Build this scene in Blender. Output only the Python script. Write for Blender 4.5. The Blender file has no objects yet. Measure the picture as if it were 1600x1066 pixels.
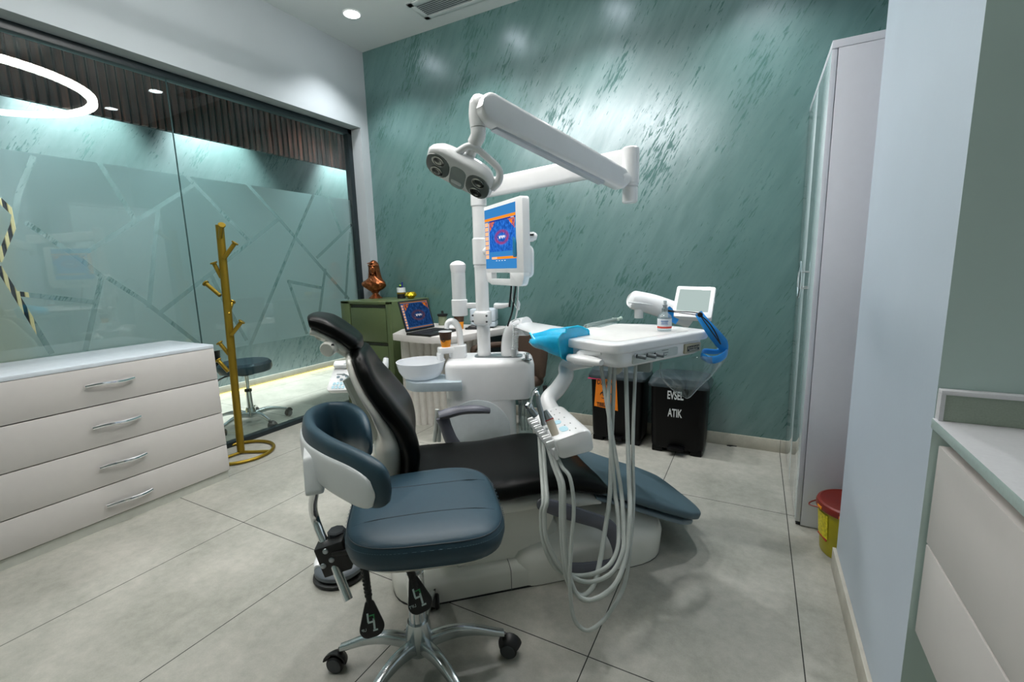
import bpy, bmesh, math, random
from mathutils import Vector, Matrix, Quaternion
random.seed(7)
SC = bpy.context.scene
COL = SC.collection
PI = math.pi

# ------------------------------------------------------------------ camera
FPX = 713.125                       # focal length in pixels of the 1600 wide frame
CAMP = Vector((0.0, 0.0, 1.22))
_p, _y, _r = 0.161155011, 0.492259683, -0.0273433749
_Rx = Matrix(((1, 0, 0), (0, math.cos(_p), -math.sin(_p)), (0, math.sin(_p), math.cos(_p))))
_Ry = Matrix(((math.cos(_y), 0, math.sin(_y)), (0, 1, 0), (-math.sin(_y), 0, math.cos(_y))))
_Rz = Matrix(((math.cos(_r), -math.sin(_r), 0), (math.sin(_r), math.cos(_r), 0), (0, 0, 1)))
_M = Matrix(((1, 0, 0), (0, 0, -1), (0, 1, 0)))
RC = _Rz @ _Rx @ _Ry @ _M            # world direction -> (right, down, forward)
RT = RC.transposed()
cam = bpy.data.cameras.new('camera')
cam.sensor_width = 36.0
cam.sensor_fit = 'HORIZONTAL'
cam.lens = FPX / 1600 * 36
cam.clip_start = 0.02
cam_ob = bpy.data.objects.new('camera', cam)
COL.objects.link(cam_ob)
_mw = Matrix((RC[0], -RC[1], -RC[2])).transposed().to_4x4()
_mw.translation = CAMP
cam_ob.matrix_world = _mw
SC.camera = cam_ob

# ------------------------------------------------------------------ world and exposure
SC.view_settings.view_transform = 'Standard'
SC.view_settings.look = 'None'
SC.view_settings.gamma = 1.0
SC.view_settings.exposure = 0.22
SC.view_settings.use_curve_mapping = False
wd = bpy.data.worlds.new('world')
SC.world = wd
wd.use_nodes = True
wd.node_tree.nodes['Background'].inputs[0].default_value = (0.7, 0.85, 0.88, 1)
wd.node_tree.nodes['Background'].inputs[1].default_value = 0.2
try:
    cy = SC.cycles
    cy.use_denoising = True
    cy.max_bounces = 12; cy.diffuse_bounces = 5; cy.glossy_bounces = 5
    cy.transmission_bounces = 10; cy.transparent_max_bounces = 16
    cy.caustics_reflective = False; cy.caustics_refractive = False
    cy.sample_clamp_indirect = 6.0
except Exception:
    pass

# measured room (metres): left wall, glass plane, back wall, ceiling
XW, XG, YB, ZC = -3.14, -3.283, 3.24, 3.10
RING_E, DL_W = 42.0, 60.0            # ring lamp radiance, downlight power

# ------------------------------------------------------------------ measuring helpers (a photo pixel on a known plane)
def ray(px, py):
    return RT @ Vector(((px - 800) / FPX, (py - 533) / FPX, 1.0))
def onZ(z, px, py):
    d = ray(px, py); return CAMP + d * ((z - CAMP.z) / d.z)
def onX(x, px, py):
    d = ray(px, py); return CAMP + d * ((x - CAMP.x) / d.x)
def onY(y, px, py):
    d = ray(px, py); return CAMP + d * ((y - CAMP.y) / d.y)
def at(px, py, depth):
    return CAMP + ray(px, py) * depth
def cdir(r, dn, f):
    return (RT @ Vector((r, dn, f))).normalized()

# ------------------------------------------------------------------ materials
def s2l(c):
    return tuple(((v / 255) / 12.92 if v / 255 <= 0.04045 else ((v / 255 + 0.055) / 1.055) ** 2.4) for v in c)
class NT:
    def __init__(s, m):
        s.t = m.node_tree; s.n = s.t.nodes; s.l = s.t.links
        s.n.clear(); s.out = s.n.new('ShaderNodeOutputMaterial')
    def node(s, typ, **kw):
        nd = s.n.new(typ)
        for k, v in kw.items():
            if k.startswith('i_'):
                nd.inputs[int(k[2:]) if k[2:].isdigit() else k[2:].replace('_', ' ')].default_value = v
            else: setattr(nd, k, v)
        return nd
    def link(s, a, b): s.l.new(a, b)
    def math(s, op, a, b=None, c=None):
        nd = s.n.new('ShaderNodeMath'); nd.operation = op
        for i, v in enumerate((a, b, c)):
            if v is None: continue
            if isinstance(v, (int, float)): nd.inputs[i].default_value = v
            else: s.l.new(v, nd.inputs[i])
        return nd.outputs[0]
    def ramp(s, fac, stops):
        nd = s.n.new('ShaderNodeValToRGB')
        el = nd.color_ramp.elements
        while len(el) < len(stops): el.new(0.5)
        for e, (p, c) in zip(el, stops):
            e.position = p; e.color = (c[0], c[1], c[2], 1) if len(c) == 3 else c
        s.l.new(fac, nd.inputs[0]); return nd.outputs[0]
    def mixc(s, fac, a, b):
        nd = s.n.new('ShaderNodeMix'); nd.data_type = 'RGBA'
        for sock, v in ((nd.inputs[0], fac), (nd.inputs[6], a), (nd.inputs[7], b)):
            if isinstance(v, (int, float)): sock.default_value = v
            elif isinstance(v, tuple): sock.default_value = (v[0], v[1], v[2], 1)
            else: s.l.new(v, sock)
        return nd.outputs[2]
MATS = {}
def mat(name, rgb, rough=0.5, metal=0.0, spec=0.5, vary=0.04, scale=30.0, bump=0.0, bscale=200.0, coat=0.0, lin=False):
    """procedural principled paint: slight noise in colour and an optional fine bump"""
    if name in MATS: return MATS[name]
    m = bpy.data.materials.new(name); m.use_nodes = True
    t = NT(m); c = rgb if lin else s2l(rgb)
    p = t.node('ShaderNodeBsdfPrincipled')
    p.inputs['Roughness'].default_value = rough
    p.inputs['Metallic'].default_value = metal
    p.inputs['Specular IOR Level'].default_value = spec
    p.inputs['Coat Weight'].default_value = coat
    p.inputs['Coat Roughness'].default_value = 0.08
    tc = t.node('ShaderNodeTexCoord')
    nz = t.node('ShaderNodeTexNoise'); nz.inputs['Scale'].default_value = scale; nz.inputs['Detail'].default_value = 4
    t.link(tc.outputs['Object'], nz.inputs['Vector'])
    lo = tuple(v * (1 - vary) for v in c); hi = tuple(min(1, v * (1 + vary)) for v in c)
    t.link(t.ramp(nz.outputs[0], [(0.3, lo), (0.7, hi)]), p.inputs['Base Color'])
    if bump:
        nb = t.node('ShaderNodeTexNoise'); nb.inputs['Scale'].default_value = bscale; nb.inputs['Detail'].default_value = 3
        t.link(tc.outputs['Object'], nb.inputs['Vector'])
        bp = t.node('ShaderNodeBump'); bp.inputs['Strength'].default_value = bump; bp.inputs['Distance'].default_value = 0.002
        t.link(nb.outputs[0], bp.inputs['Height']); t.link(bp.outputs[0], p.inputs['Normal'])
    t.link(p.outputs[0], t.out.inputs[0])
    MATS[name] = m; return m
def emat(name, rgb, strength):
    if name in MATS: return MATS[name]
    m = bpy.data.materials.new(name); m.use_nodes = True
    t = NT(m); e = t.node('ShaderNodeEmission')
    e.inputs[0].default_value = (*s2l(rgb), 1); e.inputs[1].default_value = strength
    t.link(e.outputs[0], t.out.inputs[0]); MATS[name] = m; return m
def glassmat(name, tint=(1, 1, 1), base=0.04, edge=0.6, rough=0.0, body=0.0, bodyc=(1, 1, 1), trans=0.5):
    """thin clear sheet: see-through with fresnel reflection, optional milky body"""
    if name in MATS: return MATS[name]
    m = bpy.data.materials.new(name); m.use_nodes = True
    t = NT(m)
    tr = t.node('ShaderNodeBsdfTransparent'); tr.inputs[0].default_value = (*tint, 1)
    gl = t.node('ShaderNodeBsdfGlossy'); gl.inputs['Roughness'].default_value = rough
    lw = t.node('ShaderNodeLayerWeight'); lw.inputs[0].default_value = 0.5
    fac = t.math('MULTIPLY_ADD', t.math('POWER', lw.outputs['Facing'], 3.0), edge, base)
    mx = t.node('ShaderNodeMixShader')
    t.link(fac, mx.inputs[0])
    src = tr.outputs[0]
    if body:
        df = t.node('ShaderNodeBsdfDiffuse'); df.inputs[0].default_value = (*bodyc, 1)
        tl = t.node('ShaderNodeBsdfTranslucent'); tl.inputs[0].default_value = (*bodyc, 1)
        m1 = t.node('ShaderNodeMixShader'); m1.inputs[0].default_value = trans
        t.link(df.outputs[0], m1.inputs[1]); t.link(tl.outputs[0], m1.inputs[2])
        m2 = t.node('ShaderNodeMixShader'); m2.inputs[0].default_value = body
        t.link(src, m2.inputs[1]); t.link(m1.outputs[0], m2.inputs[2]); src = m2.outputs[0]
    t.link(src, mx.inputs[1]); t.link(gl.outputs[0], mx.inputs[2])
    t.link(mx.outputs[0], t.out.inputs[0]); MATS[name] = m; return m

# ------------------------------------------------------------------ mesh helpers
def NB(): return bmesh.new()
def frame(o, x, z=(0, 0, 1)):
    """4x4 from an origin, an x axis and a z hint"""
    x = Vector(x).normalized(); z = Vector(z)
    y = z.cross(x).normalized(); z = x.cross(y).normalized()
    m = Matrix((x, y, z)).transposed().to_4x4(); m.translation = Vector(o); return m
def merge(bm, tb, M=None):
    if M is not None: bmesh.ops.transform(tb, matrix=M, verts=tb.verts)
    me = bpy.data.meshes.new('tmp'); tb.to_mesh(me); tb.free()
    bm.from_mesh(me); bpy.data.meshes.remove(me)
def box(bm, c, s, M=None, bev=0.0, seg=2, mi=0):
    """box of size s centred at c (in frame M), bevelled"""
    tb = NB(); bmesh.ops.create_cube(tb, size=1.0)
    bmesh.ops.scale(tb, vec=Vector(s), verts=tb.verts)
    if bev: bmesh.ops.bevel(tb, geom=list(tb.edges), offset=min(bev, min(s) * 0.49), segments=seg, profile=0.5, affect='EDGES')
    for f in tb.faces: f.material_index = mi
    bmesh.ops.translate(tb, vec=Vector(c), verts=tb.verts)
    merge(bm, tb, M)
def box2(bm, a, b, bev=0.0, seg=2, mi=0):
    a = Vector(a); b = Vector(b)
    box(bm, (a + b) / 2, tuple(abs(v) for v in (b - a)), None, bev, seg, mi)
def loft(bm, rings, cap0=True, cap1=True, closed=True, mi=0):
    vs = [[bm.verts.new(p) for p in r] for r in rings]
    n = len(rings[0])
    for a, b in zip(vs, vs[1:]):
        for i in range(n if closed else n - 1):
            j = (i + 1) % n
            try:
                f = bm.faces.new((a[i], a[j], b[j], b[i])); f.material_index = mi
            except ValueError: pass
    if cap0:
        f = bm.faces.new(list(reversed(vs[0]))); f.material_index = mi
    if cap1:
        f = bm.faces.new(vs[-1]); f.material_index = mi
    return vs
def catmull(pts, n=6, closed=False):
    P = [Vector(p) for p in pts]
    if len(P) < 3: return P
    out = []; m = len(P)
    for i in range(m if closed else m - 1):
        p0 = P[i - 1] if (i > 0 or closed) else P[0] * 2 - P[1]
        p1 = P[i]; p2 = P[(i + 1) % m]
        p3 = P[(i + 2) % m] if (i + 2 < m or closed) else P[-1] * 2 - P[-2]
        for k in range(n):
            t = k / n
            out.append(0.5 * ((2 * p1) + (p2 - p0) * t + (2 * p0 - 5 * p1 + 4 * p2 - p3) * t * t + (3 * p1 - p0 - 3 * p2 + p3) * t ** 3))
    if not closed: out.append(P[-1].copy())
    return out
def tube(bm, pts, r, seg=10, smooth=0, closed=False, caps=True, flat=1.0, up=None, mi=0):
    """sweep a circle (or flattened ellipse) of radius r (number or list) along pts"""
    P = catmull(pts, smooth, closed) if smooth else [Vector(p) for p in pts]
    n = len(P)
    if isinstance(r, (int, float)): R = [r] * n
    else:
        R = []
        for i in range(n):
            t = i / (n - 1) * (len(r) - 1); k = min(int(t), len(r) - 2)
            R.append(r[k] + (r[k + 1] - r[k]) * (t - k))
    T = []
    for i in range(n):
        a = P[i - 1] if (i > 0 or closed) else P[0]
        b = P[(i + 1) % n] if (i < n - 1 or closed) else P[-1]
        T.append((b - a).normalized())
    u = Vector(up) if up is not None else (Vector((0, 0, 1)) if abs(T[0].z) < 0.9 else Vector((1, 0, 0)))
    u = (u - T[0] * u.dot(T[0])).normalized()
    rings = []
    for i in range(n):
        if i and up is None:
            q = T[i - 1].rotation_difference(T[i]); u = q @ u
        elif up is not None:
            u = Vector(up)
        u = (u - T[i] * u.dot(T[i])).normalized()
        v = T[i].cross(u)
        rings.append([P[i] + u * (R[i] * flat * math.cos(2 * PI * k / seg)) + v * (R[i] * math.sin(2 * PI * k / seg)) for k in range(seg)])
    if closed: rings.append(rings[0])
    if closed:
        vs = [[bm.verts.new(p) for p in rr] for rr in rings[:-1]]
        for i in range(n):
            a, b = vs[i], vs[(i + 1) % n]
            for k in range(seg):
                j = (k + 1) % seg
                f = bm.faces.new((a[k], a[j], b[j], b[k])); f.material_index = mi
    else: loft(bm, rings, caps, caps, True, mi)
def lathe(bm, prof, seg=32, M=None, cap0=True, cap1=True, mi=0):
    """profile of (r, z) turned about z"""
    tb = NB()
    rings = [[Vector((max(r, 1e-4) * math.cos(2 * PI * k / seg), max(r, 1e-4) * math.sin(2 * PI * k / seg), z)) for k in range(seg)] for r, z in prof]
    loft(tb, rings, cap0, cap1, True, mi)
    merge(bm, tb, M)
def cyl(bm, a, b, r, seg=20, r2=None, mi=0, bev=0.0):
    a = Vector(a); b = Vector(b); L = (b - a).length
    q = Vector((0, 0, 1)).rotation_difference((b - a).normalized()).to_matrix().to_4x4(); q.translation = a
    r2 = r if r2 is None else r2
    if bev: pr = [(r - bev, 0), (r, bev), (r2, L - bev), (r2 - bev, L)]
    else: pr = [(r, 0), (r2, L)]
    lathe(bm, pr, seg, q, mi=mi)
def rrect(w, h, r, n=5):
    out = []
    for cx, cy_, a0 in ((w / 2 - r, h / 2 - r, 0), (-w / 2 + r, h / 2 - r, PI / 2), (-w / 2 + r, -h / 2 + r, PI), (w / 2 - r, -h / 2 + r, 3 * PI / 2)):
        for k in range(n + 1):
            a = a0 + PI / 2 * k / n
            out.append((cx + r * math.cos(a), cy_ + r * math.sin(a)))
    return out
def roundpoly(pts, r, n=5):
    """round the corners of a 2-D polygon"""
    out = []; m = len(pts)
    for i in range(m):
        p = Vector(pts[i]); a = Vector(pts[i - 1]); b = Vector(pts[(i + 1) % m])
        rr = r[i] if isinstance(r, (list, tuple)) else r
        da = (a - p); db = (b - p)
        k = min(rr, da.length * 0.49, db.length * 0.49)
        p0 = p + da.normalized() * k; p1 = p + db.normalized() * k
        for j in range(n + 1):
            t = j / n
            q = p0 * (1 - t) ** 2 + p * 2 * t * (1 - t) + p1 * t * t
            out.append((q.x, q.y))
    return out
def prism(bm, poly, z0, z1, M=None, bev=0.0, seg=2, mi=0, bevbot=True):
    tb = NB()
    def ins(k):
        return poly
    vs0 = [tb.verts.new((x, y, z0)) for x, y in poly]; vs1 = [tb.verts.new((x, y, z1)) for x, y in poly]
    n = len(poly)
    f0 = tb.faces.new(list(reversed(vs0))); f1 = tb.faces.new(vs1)
    for i in range(n):
        j = (i + 1) % n; tb.faces.new((vs0[i], vs0[j], vs1[j], vs1[i]))
    bmesh.ops.recalc_face_normals(tb, faces=tb.faces)
    if bev:
        ed = list(f1.edges) + (list(f0.edges) if bevbot else [])
        bmesh.ops.bevel(tb, geom=ed, offset=bev, segments=seg, profile=0.5, affect='EDGES', clamp_overlap=True)
    for f in tb.faces: f.material_index = mi
    merge(bm, tb, M)
def dome(bm, c, rx, ry, rz, seg=20, rings=8, M=None, lo=-90, mi=0):
    tb = NB(); rr = []
    for i in range(rings + 1):
        a = math.radians(lo + (90 - lo) * i / rings)
        rr.append([Vector((c[0] + rx * max(math.cos(a), 1e-3) * math.cos(2 * PI * k / seg), c[1] + ry * max(math.cos(a), 1e-3) * math.sin(2 * PI * k / seg), c[2] + rz * math.sin(a))) for k in range(seg)])
    loft(tb, rr, True, True, True, mi); merge(bm, tb, M)

# ------------------------------------------------------------------ objects
INV = {}
def obj(name, bm, m, parent=None, ang=35, subsurf=0, local=False):
    """link a bmesh modelled in world coordinates as ONE mesh object under parent"""
    bmesh.ops.recalc_face_normals(bm, faces=bm.faces)
    me = bpy.data.meshes.new(name)
    if parent is not None and not local:
        bmesh.ops.transform(bm, matrix=wm(parent).inverted(), verts=bm.verts)
    bm.to_mesh(me); bm.free()
    for mm in (m if isinstance(m, (list, tuple)) else [m]): me.materials.append(mm)
    me.shade_smooth(); me.set_sharp_from_angle(angle=math.radians(ang))
    o = bpy.data.objects.new(name, me); COL.objects.link(o)
    if parent is not None: o.parent = parent
    if subsurf:
        md = o.modifiers.new('sub', 'SUBSURF'); md.levels = subsurf; md.render_levels = subsurf
    return o
def wm(o):
    m = o.matrix_basis.copy()
    return wm(o.parent) @ m if o.parent else m
def tag(o, label, cat, group=None):
    o['label'] = label; o['category'] = cat
    if group: o['group'] = group
    return o
def thing(name, label, cat, loc, group=None, rz=0.0):
    o = bpy.data.objects.new(name, None); COL.objects.link(o)
    o.empty_display_size = 0.05
    o.location = Vector(loc); o.rotation_euler = (0, 0, rz)
    return tag(o, label, cat, group)
SLAB = {'floor': ('pale grey stone-look tiled floor with dark joints', 'floor'), 'ceiling': ('plain white ceiling with round downlights', 'ceiling'),
        'wall_back': ('green pearl plaster wall brushed on the slant, behind the dental chair', 'wall'), 'baseboard_back': ('low stone baseboard along the green back wall', 'baseboard'),
        'wall_left': ('white painted wall above and beside the glazed partition', 'wall'), 'wall_right': ('pale bluish wall pier between the wardrobe and the worktop', 'wall'),
        'baseboard_right': ('stone baseboard along the foot of the pale pier', 'baseboard'), 'wall_corridor': ('green pearl plaster wall of the corridor beyond the glass', 'wall'),
        'baseboard_corridor': ('stone baseboard along the corridor wall beyond the glass', 'baseboard'), 'trim_1': ('dark brown slatted wood bulkhead high up beyond the glass', 'wall panel'),
        'trim_2': ('dark and cream striped slat panel glimpsed through the clear strips at the left edge', 'wall panel')}
def struct(name, bm, m, parent=None, ang=35):
    o = obj(name, bm, m, parent, ang)
    if parent is None:
        o['kind'] = 'structure'
        if name in SLAB: o['label'], o['category'] = SLAB[name]
    return o
def text(name, s, m, M, size, parent, depth=0.0008, sx=1.0, bold=0.0, align='CENTER'):
    cu = bpy.data.curves.new('txt', 'FONT'); cu.body = s; cu.size = size
    cu.align_x = align; cu.align_y = 'CENTER'; cu.extrude = depth; cu.offset = bold
    to = bpy.data.objects.new('txt', cu); COL.objects.link(to)
    dg = bpy.context.evaluated_depsgraph_get(); dg.update()
    me = bpy.data.meshes.new_from_object(to.evaluated_get(dg))
    bpy.data.objects.remove(to); bpy.data.curves.remove(cu)
    bm = NB(); bm.from_mesh(me); bpy.data.meshes.remove(me)
    bmesh.ops.transform(bm, matrix=M @ Matrix.Diagonal((sx, 1, 1, 1)), verts=bm.verts)
    for f in bm.faces: f.material_index = 0
    return obj(name, bm, m, parent, 20)
# ------------------------------------------------------------------ surface materials
def tile_mat(name, x0, dx, y0, dy, c1, c2, grout, gw=0.0035, rough=0.42):
    m = bpy.data.materials.new(name); m.use_nodes = True
    t = NT(m); p = t.node('ShaderNodeBsdfPrincipled')
    tc = t.node('ShaderNodeTexCoord'); sp = t.node('ShaderNodeSeparateXYZ'); t.link(tc.outputs['Object'], sp.inputs[0])
    def dist(sock, o, d):
        f = t.math('FRACT', t.math('DIVIDE', t.math('SUBTRACT', sock, o), d))
        return t.math('MULTIPLY', t.math('MINIMUM', f, t.math('SUBTRACT', 1.0, f)), d)
    dm = t.math('MINIMUM', dist(sp.outputs[0], x0, dx), dist(sp.outputs[1], y0, dy)) if dy else dist(sp.outputs[0], x0, dx)
    line = t.math('LESS_THAN', dm, gw / 2)
    n1 = t.node('ShaderNodeTexNoise'); n1.inputs['Scale'].default_value = 2.2; n1.inputs['Detail'].default_value = 8; n1.inputs['Roughness'].default_value = 0.62
    n2 = t.node('ShaderNodeTexNoise'); n2.inputs['Scale'].default_value = 26; n2.inputs['Detail'].default_value = 8; n2.inputs['Roughness'].default_value = 0.7
    n3 = t.node('ShaderNodeTexNoise'); n3.inputs['Scale'].default_value = 240; n3.inputs['Detail'].default_value = 2
    for n in (n1, n2, n3): t.link(tc.outputs['Object'], n.inputs['Vector'])
    f = t.math('MULTIPLY_ADD', n1.outputs[0], 0.6, t.math('MULTIPLY_ADD', n2.outputs[0], 0.3, t.math('MULTIPLY', n3.outputs[0], 0.1)))
    base = t.ramp(f, [(0.36, s2l(c1)), (0.64, s2l(c2))])
    t.link(t.mixc(line, base, s2l(grout)), p.inputs['Base Color'])
    t.link(t.math('MULTIPLY_ADD', line, 0.4, rough), p.inputs['Roughness'])
    p.inputs['Specular IOR Level'].default_value = 0.35
    bp = t.node('ShaderNodeBump'); bp.inputs['Distance'].default_value = 0.002; bp.inputs['Strength'].default_value = 0.5
    t.link(t.math('MULTIPLY_ADD', line, -1.0, t.math('MULTIPLY', n2.outputs[0], 0.25)), bp.inputs['Height'])
    t.link(bp.outputs[0], p.inputs['Normal'])
    t.link(p.outputs[0], t.out.inputs[0]); return m

def pearl_mat(name, axis, base=(75, 109, 105), gloss=0.15, rough=0.30, tilt=0.52):
    """green pearl plaster brushed on the slant: matt green with a metallic sheen that the brush strokes break up"""
    m = bpy.data.materials.new(name); m.use_nodes = True
    t = NT(m)
    tc = t.node('ShaderNodeTexCoord'); sp = t.node('ShaderNodeSeparateXYZ'); t.link(tc.outputs['Object'], sp.inputs[0])
    h = sp.outputs[0 if axis == 'x' else 1]; z = sp.outputs[2]
    ca, sa = math.cos(tilt), math.sin(tilt)
    # u across the strokes, v along them (strokes lean to the right)
    u = t.math('SUBTRACT', t.math('MULTIPLY', h, ca), t.math('MULTIPLY', z, sa))
    v = t.math('ADD', t.math('MULTIPLY', h, sa), t.math('MULTIPLY', z, ca))
    def stroke(su, sv, detail, off=0.0, dist=0.0):
        cb = t.node('ShaderNodeCombineXYZ')
        t.link(t.math('MULTIPLY_ADD', u, su, off), cb.inputs[0]); t.link(t.math('MULTIPLY', v, sv), cb.inputs[1])
        n = t.node('ShaderNodeTexNoise'); n.inputs['Scale'].default_value = 1.0
        n.inputs['Detail'].default_value = detail; n.inputs['Roughness'].default_value = 0.62
        n.inputs['Distortion'].default_value = dist
        t.link(cb.outputs[0], n.inputs['Vector']); return n.outputs[0]
    big = stroke(3.6, 1.3, 4, 3.0)             # where the dabs gather
    dabn = stroke(76, 12, 3, 11.0, 0.35)        # short matt dabs
    thin = stroke(120, 8, 3, 5.0, 0.2)           # bristle lines
    mid_ = stroke(14, 2.6, 4, 21.0, 0.3)         # broad trowel passes
    dab = t.math('ADD', t.math('MULTIPLY', dabn, 0.52), t.math('ADD', t.math('MULTIPLY', big, 0.58), t.math('MULTIPLY', thin, 0.16)))
    dark = t.ramp(dab, [(0.688, (0, 0, 0)), (0.735, (1, 1, 1))])      # matt dabs without pearl
    pl = t.math('SUBTRACT', 1.0, dark)
    df = t.node('ShaderNodeBsdfDiffuse')
    c = s2l(base)
    c2 = tuple(v_ * 0.94 for v_ in c); c3 = tuple(v_ * 1.18 for v_ in c)
    t.link(t.mixc(dark, t.ramp(mid_, [(0.3, c), (0.75, c3)]), c2), df.inputs[0])
    gl = t.node('ShaderNodeBsdfGlossy'); gl.distribution = 'GGX'
    gl.inputs['Color'].default_value = (0.86, 0.92, 1.0, 1)
    t.link(t.math('MULTIPLY_ADD', thin, 0.14, rough - 0.07), gl.inputs['Roughness'])
    bp = t.node('ShaderNodeBump'); bp.inputs['Distance'].default_value = 0.004; bp.inputs['Strength'].default_value = 0.22
    t.link(t.math('ADD', t.math('MULTIPLY', thin, 0.5), t.math('ADD', mid_, t.math('MULTIPLY', dark, -0.35))), bp.inputs['Height'])
    t.link(bp.outputs[0], gl.inputs['Normal'])
    mx = t.node('ShaderNodeMixShader')
    fac = t.math('MULTIPLY', t.math('MULTIPLY_ADD', pl, gloss * 0.86, gloss * 0.14), t.math('MULTIPLY_ADD', mid_, 1.1, 0.45))
    t.link(fac, mx.inputs[0]); t.link(df.outputs[0], mx.inputs[1]); t.link(gl.outputs[0], mx.inputs[2])
    t.link(mx.outputs[0], t.out.inputs[0]); return m

def wood_mat(name):
    m = bpy.data.materials.new(name); m.use_nodes = True
    t = NT(m); p = t.node('ShaderNodeBsdfPrincipled')
    tc = t.node('ShaderNodeTexCoord'); mp = t.node('ShaderNodeMapping'); mp.inputs['Scale'].default_value = (14, 14, 0.9)
    t.link(tc.outputs['Object'], mp.inputs[0])
    n = t.node('ShaderNodeTexNoise'); n.inputs['Scale'].default_value = 1.6; n.inputs['Detail'].default_value = 6
    t.link(mp.outputs[0], n.inputs['Vector'])
    t.link(t.ramp(n.outputs[0], [(0.35, s2l((58, 36, 33))), (0.55, s2l((104, 62, 52))), (0.72, s2l((150, 90, 72)))]), p.inputs['Base Color'])
    p.inputs['Roughness'].default_value = 0.36; p.inputs['Specular IOR Level'].default_value = 0.6
    t.link(p.outputs[0], t.out.inputs[0]); return m

M_FLOOR = tile_mat('floor_tile', 0.187, 0.5955, 1.211, 1.205, (142, 143, 133), (186, 183, 174), (46, 48, 46))
M_BASE = tile_mat('baseboard_tile', 0.187, 0.5955, 0, 0, (168, 164, 150), (200, 196, 184), (90, 88, 80), 0.002)
M_BASEY = mat('baseboard_stone', (186, 182, 170), 0.5, vary=0.08, scale=20)
M_PEARL = pearl_mat('pearl_plaster', 'x')
M_PEARLY = pearl_mat('pearl_plaster_corridor', 'y', base=(88, 118, 116), gloss=0.34, rough=0.38)
M_WOOD = wood_mat('slat_wood')
M_WALL = mat('white_wall_paint', (172, 180, 184), 0.72, spec=0.3, vary=0.02, scale=3, bump=0.06, bscale=120)
M_COLUMN = mat('pale_satin_paint', (186, 198, 210), 0.42, spec=0.5, vary=0.02, scale=4, bump=0.10, bscale=70)
M_GREYWALL = mat('grey_green_paint', (150, 164, 160), 0.55, spec=0.4, vary=0.03, scale=3, bump=0.08, bscale=90)
M_CEIL = mat('ceiling_paint', (206, 212, 212), 0.8, spec=0.25, vary=0.01, scale=3)
M_BLACKMETAL = mat('black_frame_metal', (22, 34, 38), 0.4, spec=0.5)
M_GLASS = glassmat('clear_glass', (0.93, 0.985, 0.97), 0.055, 0.75)

# ------------------------------------------------------------------ room shell
bm = NB(); box2(bm, (-4.9, -1.7, -0.05), (1.9, 6.4, 0)); struct('floor', bm, M_FLOOR)
bm = NB(); box2(bm, (-4.9, -1.7, ZC), (1.9, 6.4, ZC + 0.06)); struct('ceiling', bm, M_CEIL)
bm = NB(); box2(bm, (XW - 0.2, YB, 0), (1.9, YB + 0.12, ZC)); struct('wall_back', bm, M_PEARL)
bm = NB(); box2(bm, (-3.18, YB - 0.012, 0), (1.0, YB, 0.083), 0.002); struct('baseboard_back', bm, M_BASE)
bm = NB()                                       # left wall above and beside the glazed opening
box2(bm, (XW - 0.2, -1.7, 2.46), (XW, YB, ZC)); box2(bm, (XW - 0.2, 3.15, 0), (XW, YB, 2.46))
struct('wall_left', bm, M_WALL)
bm = NB(); box2(bm, (0.334, 1.19, 0), (1.9, 2.045, ZC))
o = struct('wall_right', bm, [M_COLUMN, M_GREYWALL])
for f in o.data.polygons:
    if f.normal.y < -0.5: f.material_index = 1
o.data.materials[1] = mat('pier_lifted_shade', (192, 212, 208), 0.5, spec=0.4, vary=0.03, scale=3, bump=0.08, bscale=90)  # near face of the pier lightened in colour to lift its shade
bm = NB(); box2(bm, (0.322, 1.18, 0), (0.334, 2.055, 0.083), 0.001); struct('baseboard_right', bm, M_BASEY)
bm = NB(); box2(bm, (1.82, -1.7, 0), (1.9, 1.19, ZC)); struct('wall_side', bm, M_GREYWALL)
bm = NB(); box2(bm, (0.9, 2.045, 0), (1.0, YB, ZC)); struct('wall_recess', bm, M_WALL)
bm = NB(); box2(bm, (XW - 0.2, -1.78, 0), (1.9, -1.7, ZC)); struct('wall_front', bm, M_GREYWALL)

# the corridor beyond the glass
XC = -4.80
bm = NB(); box2(bm, (XC - 0.1, -1.7, 0), (XC, 6.4, ZC)); struct('wall_corridor', bm, M_PEARLY)
bm = NB(); box2(bm, (XC, 6.3, 0), (-3.2, 6.4, ZC)); struct('wall_corridor_end', bm, M_PEARLY)
bm = NB(); box2(bm, (XC, -1.78, 0), (XW - 0.2, -1.7, ZC)); struct('wall_corridor_front', bm, M_GREYWALL)
bm = NB(); box2(bm, (XW - 0.2, YB + 0.12, 0), (XW - 0.1, 6.4, ZC)); struct('wall_corridor_side', bm, M_WALL)
bm = NB(); box2(bm, (XC, -1.7, 0.0), (XC + 0.014, 6.3, 0.085), 0.002); struct('baseboard_corridor', bm, M_BASEY)
bm = NB(); box2(bm, (XC + 0.014, -1.7, 0.0), (XC + 0.022, 6.3, 0.014))
o = obj('led_strip', bm, emat('warm_led', (255, 220, 110), 5.0)); tag(o, 'thin glowing yellow LED strip along the foot of the corridor wall', 'led strip')
# slatted wood bulkhead hung in front of the corridor wall; the wall washers sit behind it
XBK, ZBK_ = -4.45, 2.426
bm = NB()
box2(bm, (XBK - 0.02, -1.7, ZBK_), (XBK, 6.3, ZC), mi=1)
y = -1.68
while y < 6.25:
    box(bm, (XBK + 0.013, y + 0.021, (ZBK_ + ZC) / 2), (0.026, 0.041, ZC - ZBK_), None, 0.003, 1)
    y += 0.0605
struct('trim_1', bm, [M_WOOD, mat('slat_backing', (14, 12, 12), 0.7)], ang=50)

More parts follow.
